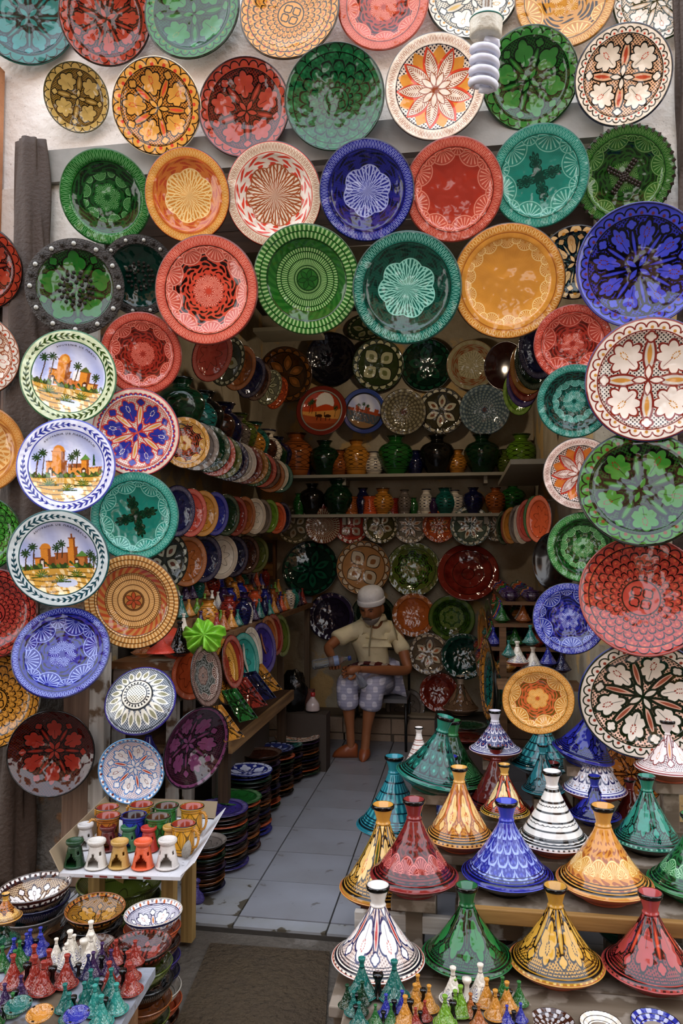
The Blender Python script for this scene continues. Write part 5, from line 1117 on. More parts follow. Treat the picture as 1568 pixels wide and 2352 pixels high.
bw(272, 2022, 190, 2100, 3, ['olive', 'olive', 'brown'], 'in the green yellow stack under the tray', d=2.86, z0=-.02)
bw(217, 2168, 96, 2230, 3, ['brown', 'purple', 'black'], 'in the low stack behind the board', d=2.26, z0=-.02)
# purple glass bottles
for px, py, w, c, l in [(430, 2098, 34, 'violet', 'small violet bottle nearest the bowls on the threshold'), (453, 2076, 32, 'violet', 'small violet bottle behind its twin on the threshold')]:
    p = PZ(px, py, 0); R_ = w/2*depth(p)/F
    o = empty('glass_bottle', p, None, R_); tag(o, l, 'bottle', 'violet bottles on the threshold')
    vm = plain('4c3c88', .06, 'violet_glass', .5, 6, .2)
    ob('body', lathe(smoothprof([(0, 0), (.6, 0), (.98, .4), (1, .8), (.75, 1.4), (.3, 1.9), (.22, 2.3), (.3, 2.5)], 3) + [(0, 2.5)], 24), vm, o); ob('stopper', lathe(smoothprof([(.18, 2.5), (.16, 2.8), (.42, 3.1), (.4, 3.4), (.1, 3.6), (0, 3.62)], 2), 16), vm, o)
# ------------------------------------------------------------------ trinket board at the lower left
zb = .40
bd = empty('display_board', (0, 0, 0)); tag(bd, 'grey board on a low box carrying miniature tagines at the lower left', 'board')
P_ = [PZ(-120, 2225, zb), PZ(357, 2222, zb), PZ(262, 2380, zb), PZ(-150, 2420, zb)]
mb = MB(); mb.v = P_ + [v - Vector((0, 0, .025)) for v in P_]; mb.f = [(0, 1, 2, 3)[::-1], (4, 5, 6, 7), (0, 4, 5, 1)[::-1], (1, 5, 6, 2)[::-1], (2, 6, 7, 3)[::-1], (3, 7, 4, 0)[::-1]]
ob('board', mb.me('bd'), plaster('8c9098', '6c6c70', 'worn_board', 9, .1, .3, '5a4c3c', .6), bd)
cx = (P_[0]+P_[1]+P_[2]+P_[3])/4; ob('box', MB().box((0, 0, 0), (.5, .3, zb-.02)).me('bx'), M_wood_r, bd, (cx.x-.05, cx.y-.02, (zb-.03)/2-.01))
def trio(px, py, w, c, label, group, n=3, z=zb, up_=0, rz=None, base=None, lc=None, tilt=0):
    """two or three tiny tagines joined on one tray around a knob; py is the row of the tray middle"""
    p = PZ(px, py, z); s = w*depth(p)/F/2.35; o = empty('double_tagine' if n == 2 else 'triple_tagine', p, (tilt, 0, random.uniform(0, 6) if rz is None else rz), s); tag(o, label, 'tagine', group)
    m_ = minimat(c); pm = plain(CN[c]); 
    for k in range(n):
        a = 2*PI*k/n; x, y = math.cos(a)*.92, math.sin(a)*.92
        b = ob('dish', ME['tbs'], pm, o, (x, y, 0), None, (.9, .9, .8)); l = ob('lid', ME['lids'], m_, o, (x, y, .29), None, (.84, .84, 1.15)); ob('neck', ME['knobs'], pm, l, (0, 0, 1.262))
    ob('handle', lathe(smoothprof([(.35, .2), (.2, .5), (.16, 1.0), (.3, 1.25), (.3, 1.45)], 2) + [(0, 1.5)], 12), DARK if c != 'white' else pm, o); return o
TL = [(48, 2200, 62, 'blue', 2, 'blue double tagine at the back of the lower left board'), (82, 2190, 56, 'blue', 3, 'blue triple tagine behind the small white ones'), (28, 2225, 60, 'green', 3, 'green triple tagine at the back left of the board'),
      (150, 2212, 62, 'white', 3, 'white triple tagine behind the brick red pair'), (192, 2205, 84, 'white', 3, 'larger white triple tagine with brown fans, topmost on the board'), (62, 2262, 84, 'red', 3, 'brick red triple tagine, left of its twin'), (118, 2270, 84, 'red', 3, 'brick red triple tagine right of its twin, in the middle of the board'),
      (180, 2248, 60, 'navy', 2, 'navy double tagine between the white and teal ones'), (232, 2232, 62, 'purple', 3, 'purple triple tagine at the back right of the board'), (288, 2215, 62, 'red', 2, 'red double tagine at the back right corner of the board'), (284, 2272, 80, 'red', 3, 'red triple tagine at the right edge of the board'),
      (35, 2312, 64, 'purple', 3, 'purple triple tagine near the left edge of the board'), (228, 2300, 74, 'teal', 3, 'teal triple tagine right of the middle of the board'),
      (170, 2330, 72, 'teal', 3, 'teal triple tagine behind the blue ashtray'), (240, 2338, 78, 'turquoise', 3, 'turquoise triple tagine in the front right of the board'), (8, 2345, 60, 'green', 2, 'green double tagine in the bottom left corner')]
for px, py, w, c, n, l in TL: trio(px, py, w*.92, c, l, 'miniature tagines on the lower left board', n, rz=rnd.uniform(0, 6), tilt=rnd.uniform(-.08, .08))
ME['ashtray'] = lathe(smoothprof([(0, .12), (.5, .14), (.72, .3), (.8, .42), (.95, .42), (1, .36), (.9, .2), (.55, .02)], 2) + [(0, 0)], 28)
for px, py, w, c, l in [(42, 2318, 62, 'teal', 'teal carved ashtray at the left front of the board'), (92, 2338, 62, 'yellow', 'yellow scalloped ashtray at the bottom of the board'), (176, 2340, 60, 'blue', 'blue scalloped ashtray at the bottom of the board')]:
    p = PZ(px, py, zb + .05); o = ob('ashtray', ME['ashtray'], minimat(c), None, p, (.15, 0, 0), w/2*depth(p)/F); tag(o, l, 'ashtray')
    for k in range(3): ob('notch', MB().box((0, 0, 0), (.14, .2, .08)).me('n'), DARK, o, (math.cos(k*2.09+.5)*.87, math.sin(k*2.09+.5)*.87, .41), (0, 0, k*2.09+.5))
tagine(12, 2105, 74, .45, TM(st_fans, 't_ml', 'c8922c', '20180c', 'c8922c', 'c8922c', 'f0d898', 'b8741c', '5c3c10', n=7, tg=True, inner=False), kn('d8a840'), plain('a86c1c'), 'small golden tagine at the left edge above the board', group='tagines at the lower left', top=2052)
tagine(2, 2160, 84, .36, TM(st_fans, 't_mlg', '1c5c48', '0c2018', '1c5c48', '1c5c48', '5c9c80', '18503c', '0c2c20', n=7, tg=True, inner=False), kn('1c5c48'), plain('18503c'), 'dark green tagine at the left edge under the golden one', group='tagines at the lower left', top=2098)
o, c, R3, R = plate(70, 2130, 84, 62, 0, plain('14463c', .05), '0c2c24', 'dark teal bowl with a glossy sky reflection behind the miniature tagines', None, 'sbowl', tilt=None, az=0, Y=2.34, lo=-75, hi=0, name='ceramic_bowl', cat='bowl')
bx_ = box('crate', (c.x-.02, c.y+.02, .13), (.16, .12, .28), M_wood_r); tag(bx_, 'dark wooden crate behind the lower left board', 'crate')
# ------------------------------------------------------------------ miniature tagines and bowls at the lower right
zr = .30
ct2 = empty('display_box', (0, 0, 0)); tag(ct2, 'low box at the bottom right covered by miniature tagines', 'box')
a_, b_ = PZ(770, 2400, zr), PZ(1215, 2280, zr)
ob('top_board', MB().box((0, 0, 0), (b_.x-a_.x, .30, .02)).me('t'), M_ply, ct2, ((a_.x+b_.x)/2, 1.99, zr-.0105)); ob('body', MB().box((0, 0, 0), (b_.x-a_.x-.04, .26, zr)).me('t'), M_wood_w, ct2, ((a_.x+b_.x)/2, 1.99, zr/2-.02))
TR = [(868, 2296, 104, 'teal', 2, 'teal double tagine at the back left of the lower right box', .0), (818, 2318, 60, 'dark green', 3, 'dark green triple tagine at the left edge of the lower right box', 1), (818, 2345, 62, 'teal', 2, 'teal double tagine in the bottom left of that box', 2), (905, 2330, 56, 'blue', 2, 'blue double tagine under the teal pair', .5), (942, 2340, 74, 'yellow', 2, 'yellow double tagine with red leaves at the bottom', 1.2),
      (972, 2310, 66, 'yellow', 2, 'yellow double tagine at the back of the box beside the lime one', 2.2), (1045, 2320, 66, 'lime', 2, 'pale lime double tagine in the back row', 1.6), (1072, 2300, 92, 'white', 2, 'white double tagine with navy stripes and red drops', .35), (1040, 2345, 78, 'lime', 2, 'pale lime double tagine in the front of the box', .9), (1090, 2348, 60, 'amber', 2, 'amber double tagine at the bottom beside the white one', 2),
      (1140, 2325, 74, 'yellow', 3, 'yellow triple tagine right of the white pair', .4), (1170, 2310, 62, 'green', 3, 'green triple tagine at the right back of the box', .2), (965, 2352, 50, 'red', 2, 'red double tagine cut by the bottom edge', 1), (1180, 2350, 48, 'blue', 2, 'blue double tagine at the bottom right of the box', .4), (880, 2352, 50, 'green', 2, 'green double tagine cut by the bottom edge', .2)]
for px, py, w, c, n, l, rz in TR: trio(px, py, w*.92, c, l, 'miniature tagines on the lower right box', n, z=zr, rz=rz)
sp_ = empty('step_plank', (0, 0, 0)); tag(sp_, 'pale grey weathered step below the front row of tagines', 'step')
ob('board', MB().box((0, 0, 0), (1.3, .34, .05)).me('b'), M_concrete, sp_, (.75, 2.08, .055)); ob('block', MB().box((0, 0, 0), (1.2, .3, .05)).me('b'), M_concrete, sp_, (.75, 2.08, .004))
for px, py, w, c, l in [(1268, 2344, 100, 'brown', 'dark red brown bowl at the bottom edge'), (1380, 2350, 96, 'white', 'white ringed bowl with a brown rim at the bottom edge'), (1506, 2348, 110, 'blue', 'blue bowl at the bottom right corner')]:
    p = PD(px, py, 2.12); o = ob('ceramic_bowl', ME['sbowl'], M(st_conc, 'bb_'+c, CN[c], mixc(CN[c], 'ffffff', .5), '3c1c10', mixc(CN[c], '201008', .5), K=5, n=12), None, p, None, w/2*depth(p)/F); ob('rim_edge', ME['edge_s'], plain('3c2010' if c != 'blue' else '10101c'), o); tag(o, l, 'bowl')
# leaning lids behind the front row
o = ob('conical_cover', ME['lid'], TM(A, 'lean_red', '8c2c24', '1c0c0c', '8c2c24', '7c2820', 'a03c30', '1c0c08', n=6, tg=True), None, PD(1130, 2125, 2.62) , frame(math.radians(-30), math.radians(25)), .085); tag(o, 'dark red cone lying on its side behind the emerald tagine', 'lid')
o = ob('ceramic_bowl', ME['bowl'], plain('2c8070'), None, PD(1425, 2120, 2.74) , (0, 0, 0), .10); tag(o, 'teal rimmed bowl on the plank under the golden tagine', 'bowl')
o = ob('ceramic_plate', ME['plate'], M(A, 'peep_amber', 'a0601c', 'c07c28', '2c1808', n=6), None, PD(1452, 1778, 3.22), frame(0, math.radians(-20)), .13); tag(o, 'amber plate peeping out between the lattice and crimson tagines', 'plate')
# ------------------------------------------------------------------ things on the small left stand
zs_ = top + .018
def at_stand(px, py): p = PZ(px, py, zs_); return p
o = ob('conical_cover', lathe([(0, .95), (.12, .9), (.3, .6), (.8, .25), (1, .1), (1, .05), (.5, .0), (0, 0)], 28), plain('d83c10', .08, 'scarlet_glaze', .3, 12), None, PD(370, 1500, 3.52), (0, 0, 0), .075); tag(o, 'bright scarlet small lid on the worn stand', 'lid')
o = ob('conical_cover', lathe([(0, .95), (.12, .9), (.3, .6), (.8, .25), (1, .1), (1, .05), (.5, .0), (0, 0)], 28), plain('d8420f', .08, 'scarlet_glaze', .3, 12), None, PD(396, 1478, 3.68), (.6, .9, 0), .085); tag(o, 'scarlet lid tipped on its side behind the first scarlet lid', 'lid')
mini(PD(412, 1506, 3.55), .06, 'black', 'black glossy miniature tagine beside the scarlet lids', None, 1.5)
mini(PD(421, 1475, 3.75), .045, 'white', 'white miniature tagine between the tan plate and the green ruffle', None, 1.9)
mini(PD(330, 1508, 3.52), .06, 'amber', 'low amber dish and cover on the left end of the worn stand', None, .5)
vs, fs = [], []; NR, NA = 14, 90
for i in range(NR+1):
    for k in range(NA):
        t = i/NR; a = 2*PI*k/NA; wv = math.sin(a*9+t*3)*.35 + math.sin(a*17+2)*.18 + math.sin(a*4)*.2
        r = t*(1 + .12*math.sin(a*5)); vs.append((r*math.cos(a), r*math.sin(a)*.82, .45*(1-t*t) + wv*t*.9 + .12*mnoise.noise(Vector((r*math.cos(a)*3, r*math.sin(a)*3, 1)))))
for i in range(NR):
    for k in range(NA): k2 = (k+1) % NA; fs.append((i*NA+k, (i+1)*NA+k, (i+1)*NA+k2, i*NA+k2))
o = ob('ruffled_bundle', mesh('ruffle', vs, fs, True), plain('86c81c', .4, 'lime_plastic', .1, 8, .2), None, PD(468, 1462, 3.5), frame(math.radians(15), math.radians(-20)), .095); o.modifiers.new('s', 'SOLIDIFY').thickness = .03; tag(o, 'bright lime green ruffled bundle resting above the standing plates', 'bundle')
o = ob('conical_cover', ME['lid'], plain('241c70', .1), None, PD(340, 1752, 3.55), None, (.085, .085, .10)); tag(o, 'dark violet cone with a pale highlight, half hidden behind the small flowered bowl', 'lid')
o = ob('ceramic_plate', ME['plate'], rimmat('orange'), None, PD(442, 1545, 3.62), frame(math.radians(62), 0), .13); tag(o, 'orange plate edge behind the brown and grey carved plate', 'plate')
# ------------------------------------------------------------------ right hand trinket shelves
rs_ = empty('shelf_unit', (XR-.26, 5.2, 0)); tag(rs_, 'wooden shelf unit crowded with small pots on the right wall', 'shelf')
ZR = [.80, .95, 1.09, 1.22]
for i, z in enumerate(ZR): ob('shelf_board', MB().box((0, 0, 0), (.50-.05*i, 1.3, .02)).me('b'), M_wood_r, rs_, (.025*i, 0, z-.0105))
for y in (-.63, .63): ob('side_panel', MB().box((0, 0, 0), (.04, .03, 1.08)).me('p'), M_wood_r, rs_, (-.1, y, .54))
LV = ['lowest', 'second', 'third', 'top']
def lidded(loc, R, c, label):
    o = empty('lidded_pot', loc, None, R); tag(o, label, 'pot', 'pots on the right shelf unit')
    ob('pot', ME['lpot'], minimat(c), o); ob('lid', ME['lplid'], plain(CN[c]), o, (0, 0, .95)); return o
ME['lpot'] = lathe(smoothprof([(0, 0), (.5, 0), (.52, .06), (.85, .3), (1, .55), (.85, .85), (.6, .95)], 2) + [(0, .95)], 22); ME['lplid'] = lathe(smoothprof([(.75, 0), (.8, .04), (.6, .16), (.2, .24), (.12, .3), (.18, .4), (.1, .46), (0, .47)], 2), 18)
cs2 = ['orange', 'teal', 'yellow', 'red', 'white', 'green', 'purple', 'blue', 'coral', 'amber']
for li, z in enumerate(ZR):
    for r_ in range(3):
        for i in range(12):
            c = rnd.choice(cs2); y = 4.62 + i*.105 + rnd.uniform(-.01, .01); x = XR-.46 + .05*li + r_*.125
            if x > XR-.07: continue
            tail = ', %s from the street, %s row, %s shelf of the right unit' % (ORD[i], ['front', 'middle', 'back'][r_], LV[li])
            if rnd.random() < .55 and li < 3: mini(Vector((x, y, z)), .048, c, 'tiny %s tagine' % c + tail, 'trinkets on the right shelf unit', rnd.uniform(1.1, 1.5))
            else: lidded(Vector((x, y, z)), rnd.uniform(.050, .060), c, 'small %s pot' % c + tail)
for px, py, w, c, l, ba in [(1188, 1520, 50, 'white', 'white and navy small tagine above the yellow star plate', TERRA), (1224, 1535, 52, 'white', 'white small tagine with navy outlines right of its twin', None), (1218, 1472, 40, 'teal', 'teal small tagine left of the small blue plate', None), (1258, 1520, 42, 'blue', 'blue small tagine under the small blue plate', None), (1168, 1500, 34, 'teal', 'teal small tagine left of the white navy one', None), (1290, 1535, 44, 'navy', 'navy small tagine partly behind the forest flower plate', None)]:
    p = PD(px, py, 3.72); mini(p - Vector((0, 0, .02)), w/2*3.72/F, c, l, None, 1.15, ba)
wl = box('wall_shelf', (PD(1235, 1560, 3.72).x, PD(1235, 1560, 3.72).y, PD(1235, 1545, 3.72).z-.06), (.40, .2, .02), M_wood_r); tag(wl, 'small board holding the white and navy tagines', 'shelf')
for px, c, w, h, l in [(1108, 'yellow', 22, 150, 'yellow plate seen edge on beside the right shelf unit'), (1122, 'grey', 22, 190, 'grey plate seen edge on beside the yellow one')]:
    p = PD(px, 1470, 5.0); cc, R3, R = fit(px, 1470, w, h, p.y, None, 0, -88, -60); o = ob('ceramic_plate', ME['plate'], rimmat(c), None, cc, R3, R); tag(o, l, 'plate')
for px, py, c, w, h, l in [(1118, 1560, 'yellow', 34, 190, 'tall yellow platter edge on at the right of the aisle'), (1126, 1590, 'teal', 28, 190, 'teal platter with black scallops edge on behind the yellow platter')]:
    p = PD(px, py, 4.1 if c == 'yellow' else 4.0); cc, R3, R = fit(px, py, w, h, p.y, None, 0, -86, -55); o = ob('ceramic_plate', ME['plate'], M(st_scale, 'edge_'+c, CN[c], '14100a', CN[c], n=18, K=6), None, cc, R3, R); ob('rim_edge', ME['edge'], plain('14100a'), o); tag(o, l, 'plate')
# ------------------------------------------------------------------ seated man
skin = G('skin', .45, 0, .4); n_ = skin.noise(9, 4); M_skin = skin.done(skin.mix(skin.ge(n_-.5, .8), 'a46a46', '8a5434')); 
def cloth(name, c1, c2, sc=14, check=None):
    g = G(name, .85, 0, .2); g.coords(); n = g.noise(sc, 4); col = g.mix(g.ge(n-.5, .8), c1, c2)
    if check:
        m_ = g.m('SINE', g.x*70 + n*2)*g.m('SINE', g.z*62 + n*2); col = g.mix(g.ge(m_-.25, .12)*.75, col, check)
        col = g.mix(g.ge(g.m('SINE', g.z*260)-.6, .3)*.25, col, '6c7088')
    g.bump(g.noise(7, 5), .6, .03); return g.done(col)
M_shirt = cloth('cream_shirt', 'eee4c0', 'dccfa4'); M_pants = cloth('check_trousers', 'b4b4ca', 'a0a0ba', 10, 'e6e4ee'); M_cap = cloth('white_cap', 'f2f2f2', 'dededf', 60); M_slip = plain('a4561c', .4, 'tan_leather', .2, 10, .15)
def skinmesh(name, chains, mat, parent, sub=2, mods=()):
    """chains: lists of (point, radius); shared points are merged"""
    key, vs, rs, es = {}, [], [], []
    for ch in chains:
        prev = None
        for p, r in ch:
            k = tuple(round(c, 4) for c in p)
            if k not in key: key[k] = len(vs); vs.append(tuple(p)); rs.append(r)
            i = key[k]
            if prev is not None and prev != i: es.append((prev, i))
            prev = i
    me = bpy.data.meshes.new(name); me.from_pydata(vs, es, []); o = bpy.data.objects.new(name, me); COL.objects.link(o)
    md = o.modifiers.new('skin', 'SKIN'); md.use_smooth_shade = True; md.branch_smoothing = .6
    lay = me.skin_vertices[0] if len(me.skin_vertices) else None
    if lay is None: bpy.context.view_layer.update(); lay = me.skin_vertices[0]
    for i, r in enumerate(rs): lay.data[i].radius = (r, r) if isinstance(r, (int, float)) else r
    lay.data[0].use_root = True
    ms = o.modifiers.new('sub', 'SUBSURF'); ms.levels = ms.render_levels = sub
    bpy.context.view_layer.update()
    m2 = bpy.data.meshes.new_from_object(o.evaluated_get(bpy.context.evaluated_depsgraph_get())); bpy.data.objects.remove(o)
    m2.polygons.foreach_set('use_smooth', [True]*len(m2.polygons)); m2.materials.clear(); m2.materials.append(None)
    return m2
man = empty('person', (0, 0, 0)); tag(man, 'seated older man in white cap, cream shirt and checked trousers, pouring from a plastic bottle', 'person')
J = {}
def jt(n, px, py, d): J[n] = PD(px, py, d)
jt('hip', 868, 1572, 5.88); J['hip'].z = .50
jt('waist', 862, 1545, 5.86); jt('chest', 856, 1480, 5.80); jt('neckb', 858, 1432, 5.76); jt('neckt', 856, 1415, 5.70); jt('head', 853, 1396, 5.66)
jt('shR', 796, 1447, 5.74); jt('elR', 752, 1488, 5.62); jt('haR', 763, 1512, 5.42)
jt('shL', 912, 1443, 5.84); jt('elL', 938, 1541, 5.66); jt('haL', 822, 1537, 5.40)
jt('hipR', 838, 1575, 5.86); jt('hipL', 894, 1575, 5.90); jt('knR', 795, 1566, 5.45); jt('knL', 856, 1578, 5.48)
jt('anR', 806, 1698, 5.50); jt('anL', 838, 1700, 5.45)
J['hipR'].z = J['hipL'].z = .52
fR, fL = PZ(772, 1741, .0), PZ(834, 1750, .0)
mx = lambda a, b, t: J[a].lerp(J[b], t) if isinstance(a, str) else a.lerp(b, t)
heR = J['anR'].copy(); heR.z = .045; heL = J['anL'].copy(); heL.z = .045
body = [[(J['hip'], .13), (J['waist'], .125), (J['chest'], .10), (J['neckb'], .06), (J['neckt'], .055), (J['head'] - Vector((0, 0, .05)), .05)],
        [(J['neckb'], .06), (J['shR'] - Vector((0, 0, .03)), .045), (mx('shR', 'elR', .5), .045), (J['elR'], .038), (mx('elR', 'haR', .5), .036), (J['haR'], .024)],
        [(J['neckb'], .06), (J['shL'] - Vector((0, 0, .03)), .045), (mx('shL', 'elL', .5), .047), (J['elL'], .040), (mx('elL', 'haL', .4), .040), (mx('elL', 'haL', .85), .027), (J['haL'], .026)],
        [(J['hip'], .13), (J['hipR'], .09), (mx('hipR', 'knR', .5), .075), (J['knR'], .058), (mx('knR', 'anR', .35), .055), (mx('knR', 'anR', .8), .034), (heR + Vector((0, 0, .03)), .034), (mx(heR, fR, .6) + Vector((0, 0, .012)), .028)],
        [(J['hip'], .13), (J['hipL'], .09), (mx('hipL', 'knL', .5), .078), (J['knL'], .060), (mx('knL', 'anL', .35), .056), (mx('knL', 'anL', .8), .035), (heL + Vector((0, 0, .03)), .035), (mx(heL, fL, .6) + Vector((0, 0, .012)), .028)]]
bme = skinmesh('body', body, M_skin, man)
# head: one shaped surface, face turned down towards the hands
def head_me():
    vs, fs = [], []; N, K = 34, 40
    for i in range(N+1):
        th = PI*i/N
        for k in range(K):
            a = 2*PI*k/K; x, y, z = math.sin(th)*math.cos(a), math.sin(th)*math.sin(a), math.cos(th)
            X, Y, Z = x*.078, y*.096, z*.118
            f = max(0, -y)                                  # face is -y
            if z < -.2: X *= 1 - .30*(-z-.2); Y *= 1 - .10*(-z-.2)
            g_ = lambda cx, cz, sx, sz: math.exp(-((x-cx)/sx)**2 - ((z-cz)/sz)**2)*f
            Y -= .026*g_(0, -.16, .13, .17) + .010*g_(0, .05, .10, .14) + .011*g_(0, .15, .55, .10) - .012*g_(-.34, .04, .16, .10) - .012*g_(.34, .04, .16, .10)
            Y -= .010*g_(0, -.46, .30, .07) + .010*g_(0, -.60, .26, .06) - .006*g_(0, -.53, .3, .03) + .013*g_(0, -.82, .3, .14)
            Y -= .008*(g_(-.5, -.2, .2, .2) + g_(.5, -.2, .2, .2))
            vs.append((X, Y, Z))
    for i in range(N):
        for k in range(K): k2 = (k+1) % K; fs.append((i*K+k, (i+1)*K+k, (i+1)*K+k2, i*K+k2))
    return vs, fs
HR = (Matrix.Rotation(math.radians(-14), 3, 'Z') @ Matrix.Rotation(math.radians(15), 3, 'X'))
hv, hf = head_me(); hc = J['head']
def H(v): return hc + HR @ (Vector(v)*1.1)
mb = MB(); mb.v = [v.co.copy() for v in bme.vertices]; mb.f = [tuple(p.vertices) for p in bme.polygons]
mb.add([H(v) for v in hv], hf)
for sx in (-1, 1):      # ears
    ev, ef = [], []
    for i in range(7):
        for k in range(10):
            th, a = PI*i/6, 2*PI*k/10; ev.append(H((sx*(.078 + .012*math.sin(th)*math.cos(a)), .006 + .02*math.sin(th)*math.sin(a), -.005 + .032*math.cos(th))))
    for i in range(6):
        for k in range(10): ef.append((i*10+k, (i+1)*10+k, (i+1)*10+(k+1) % 10, i*10+(k+1) % 10))
    mb.add(ev, ef)
# hands: palm and five bent fingers each, curled round the bottles
def hand(wrist, fw_, side, curl, s=1.0):
    f = fw_.normalized(); sd = (side - f*side.dot(f)).normalized(); nn = f.cross(sd)
    P = lambda a, b, c: wrist + f*a*s + sd*b*s + nn*c*s
    mb.tube([P(-.02, 0, 0), P(.02, 0, 0), P(.05, 0, -.004), P(.085, 0, -.008)], [.024*s, .030*s, .034*s, .026*s], 10)
    for i, (b, L, r) in enumerate([(-.030, .062, .0095), (-.010, .070, .010), (.011, .066, .0095), (.030, .052, .0085)]):
        c = curl; p0 = (.078, b, -.006); q = [p0, (.078+L*.42, b*1.08, -.006-L*.18*c), (.078+L*.62, b*1.08, -.006-L*.55*c), (.078+L*.5, b*1.05, -.006-L*.95*c)]
        mb.tube([P(*t) for t in q], [r*s, r*s, r*.92*s, r*.7*s], 8)
    q = [(.02, -.030, -.01), (.045, -.052, -.02), (.066, -.056, -.038), (.082, -.046, -.052)]; mb.tube([P(*t) for t in q], [.013*s, .012*s, .0105*s, .008*s], 8)
hand(J['haR'], Vector((.25, -.55, -.6)), Vector((-1, -.2, 0)), 1.0)
hand(J['haL'], Vector((-1, -.30, -.15)), Vector((0, 0, 1)), 1.0)
ob('body', mb.me('body', True), M_skin, man)
M_dk = plain('1a1210', .4, 'dark_hair'); M_gr = plain('a8a29c', .8, 'grey_beard', .5, 60, .2); M_br2 = plain('46382e', .8, 'brow_hair', .5, 60)
for sx in (-1, 1):
    ob('eyebrow', MB().tube([H((sx*.014, -.103, .020)), H((sx*.030, -.100, .026)), H((sx*.046, -.088, .020))], [.003, .005, .003], 6).me('b', True), M_br2, man)
    e = ob('eye', lathe([(0, .008), (.006, .006), (.009, 0), (.006, -.006), (0, -.008)], 10), plain('2a1c16', .2), man, H((sx*.028, -.088, .006)), None, (1.2, .8, .5))
ob('moustache', MB().tube([H((-.030, -.098, -.050)), H((-.012, -.109, -.041)), H((.012, -.109, -.041)), H((.030, -.098, -.050))], [.005, .009, .009, .005], 8).me('m', True), M_br2, man)
bv, bf = [], []
for i in range(9):
    for k in range(17):
        a = -PI/2 + (k-8)*.165; zz = -.055 - .066*i/8; rr_ = math.sqrt(max(.02, 1-(zz/.122)**2)); tp = 1 - .30*max(0, -zz/.118-.2)
        bv.append(H((math.cos(a)*.081*rr_*tp*1.04, math.sin(a)*.104*rr_*1.07 - .004*i/8*(abs(k-8) < 4), zz)))
for i in range(8):
    for k in range(16): bf.append((i*17+k, (i+1)*17+k, (i+1)*17+k+1, i*17+k+1))
o = ob('beard', mesh('beard', bv, bf, True), M_gr, man); o.modifiers.new('s', 'SOLIDIFY').thickness = .006
cm = lathe(smoothprof([(.099, -.012), (.103, .0), (.102, .022), (.097, .028), (.098, .05), (.088, .085), (.055, .112), (0, .120)], 3), 36); cap = ob('cap', cm, M_cap, man, H((0, .008, .044)), HR.to_euler(), (.94*1.08, 1.10*1.08, 1.0))
# shirt, trousers, slippers
cuff = mx('shR', 'elR', .62); cufL = mx('shL', 'elL', .62)
sh_ = skinmesh('shirt', [[(J['hip'] + Vector((0, -.02, .05)), (.17, .15)), (J['waist'], (.165, .15)), (J['chest'], (.165, .14)), (J['neckb'] - Vector((0, 0, .02)), .11)],
    [(J['neckb'] - Vector((0, 0, .02)), .11), (J['shR'] - Vector((0, 0, .0)), .092)], [(J['neckb'] - Vector((0, 0, .02)), .11), (J['shL'] - Vector((0, 0, .0)), .092)],
    [(J['chest'], (.165, .14)), (J['shR'] - Vector((0, 0, .0)), .092), (mx('shR', 'elR', .4), .080), (cuff, .085)], [(J['chest'], (.165, .14)), (J['shL'] - Vector((0, 0, .0)), .092), (mx('shL', 'elL', .4), .076), (cufL, .080)]], M_shirt, man)
ob('shirt', sh_, M_shirt, man)
nb = J['neckb'] + Vector((0, -.02, .035)); 
cv, cf = [], []
for i in range(3):
    for k in range(25):
        a = -PI/2 + .16 + (2*PI-.32)*k/24; r = [.068, .085, .104][i]; zz = [.03, .038, -.004][i]
        cv.append(nb + Vector((r*math.cos(a)*1.05, r*math.sin(a), zz - (.04 if k in (0, 1, 23, 24) and i == 2 else 0))))
for i in range(2):
    for k in range(24): cf.append((i*25+k, (i+1)*25+k, (i+1)*25+k+1, i*25+k+1))
o = ob('collar', mesh('collar', cv, cf, True), M_shirt, man); o.modifiers.new('s', 'SOLIDIFY').thickness = .006
ob('placket', MB().tube([nb + Vector((0, -.10, -.03)), J['chest'] + Vector((-.01, -.158, .0)), J['chest'] + Vector((-.01, -.160, -.07))], .006, 6).me('p'), plain('a89c78', .8), man)
hmR, hmL = mx('knR', 'anR', .50), mx('knL', 'anL', .48)
pt = skinmesh('trousers', [[(J['hip'], (.17, .14)), (J['hipR'], .12), (mx('hipR', 'knR', .5), .105), (J['knR'], .088), (mx('knR', 'anR', .25), .086), (hmR, .092)], [(J['hip'], (.17, .14)), (J['hipL'], .12), (mx('hipL', 'knL', .5), .108), (J['knL'], .092), (mx('knL', 'anL', .25), .090), (hmL, .096)]], M_pants, man)
ob('trousers', pt, M_pants, man)
for hh, ff in ((heR, fR), (heL, fL)):
    d_ = (ff-hh); d_.z = 0; L = d_.length + .03; a = math.atan2(d_.y, d_.x)
    vs, fs = [], []
    for i in range(13):
        t = i/12; w_ = .043*(math.sin(PI*min(1, .08+t*.92))**.45)*(1.0 if t > .4 else .88); hgt = .085*(1-t)**.7 + .030*math.sin(PI*t)**.5 + .014
        for k in range(16):
            b = 2*PI*k/16; vs.append((-.05 + t*(L+.05), w_*math.cos(b), .002 + max(0, hgt*(.5+.5*math.sin(b)))))
    for i in range(12):
        for k in range(16): fs.append((i*16+k, (i+1)*16+k, (i+1)*16+(k+1) % 16, i*16+(k+1) % 16))
    fs.append(tuple(range(16))); fs.append(tuple(12*16+k for k in range(16))[::-1])
    ob('slipper', mesh('slipper', vs, fs, True), M_slip, man, (hh.x, hh.y, 0), (0, 0, a))
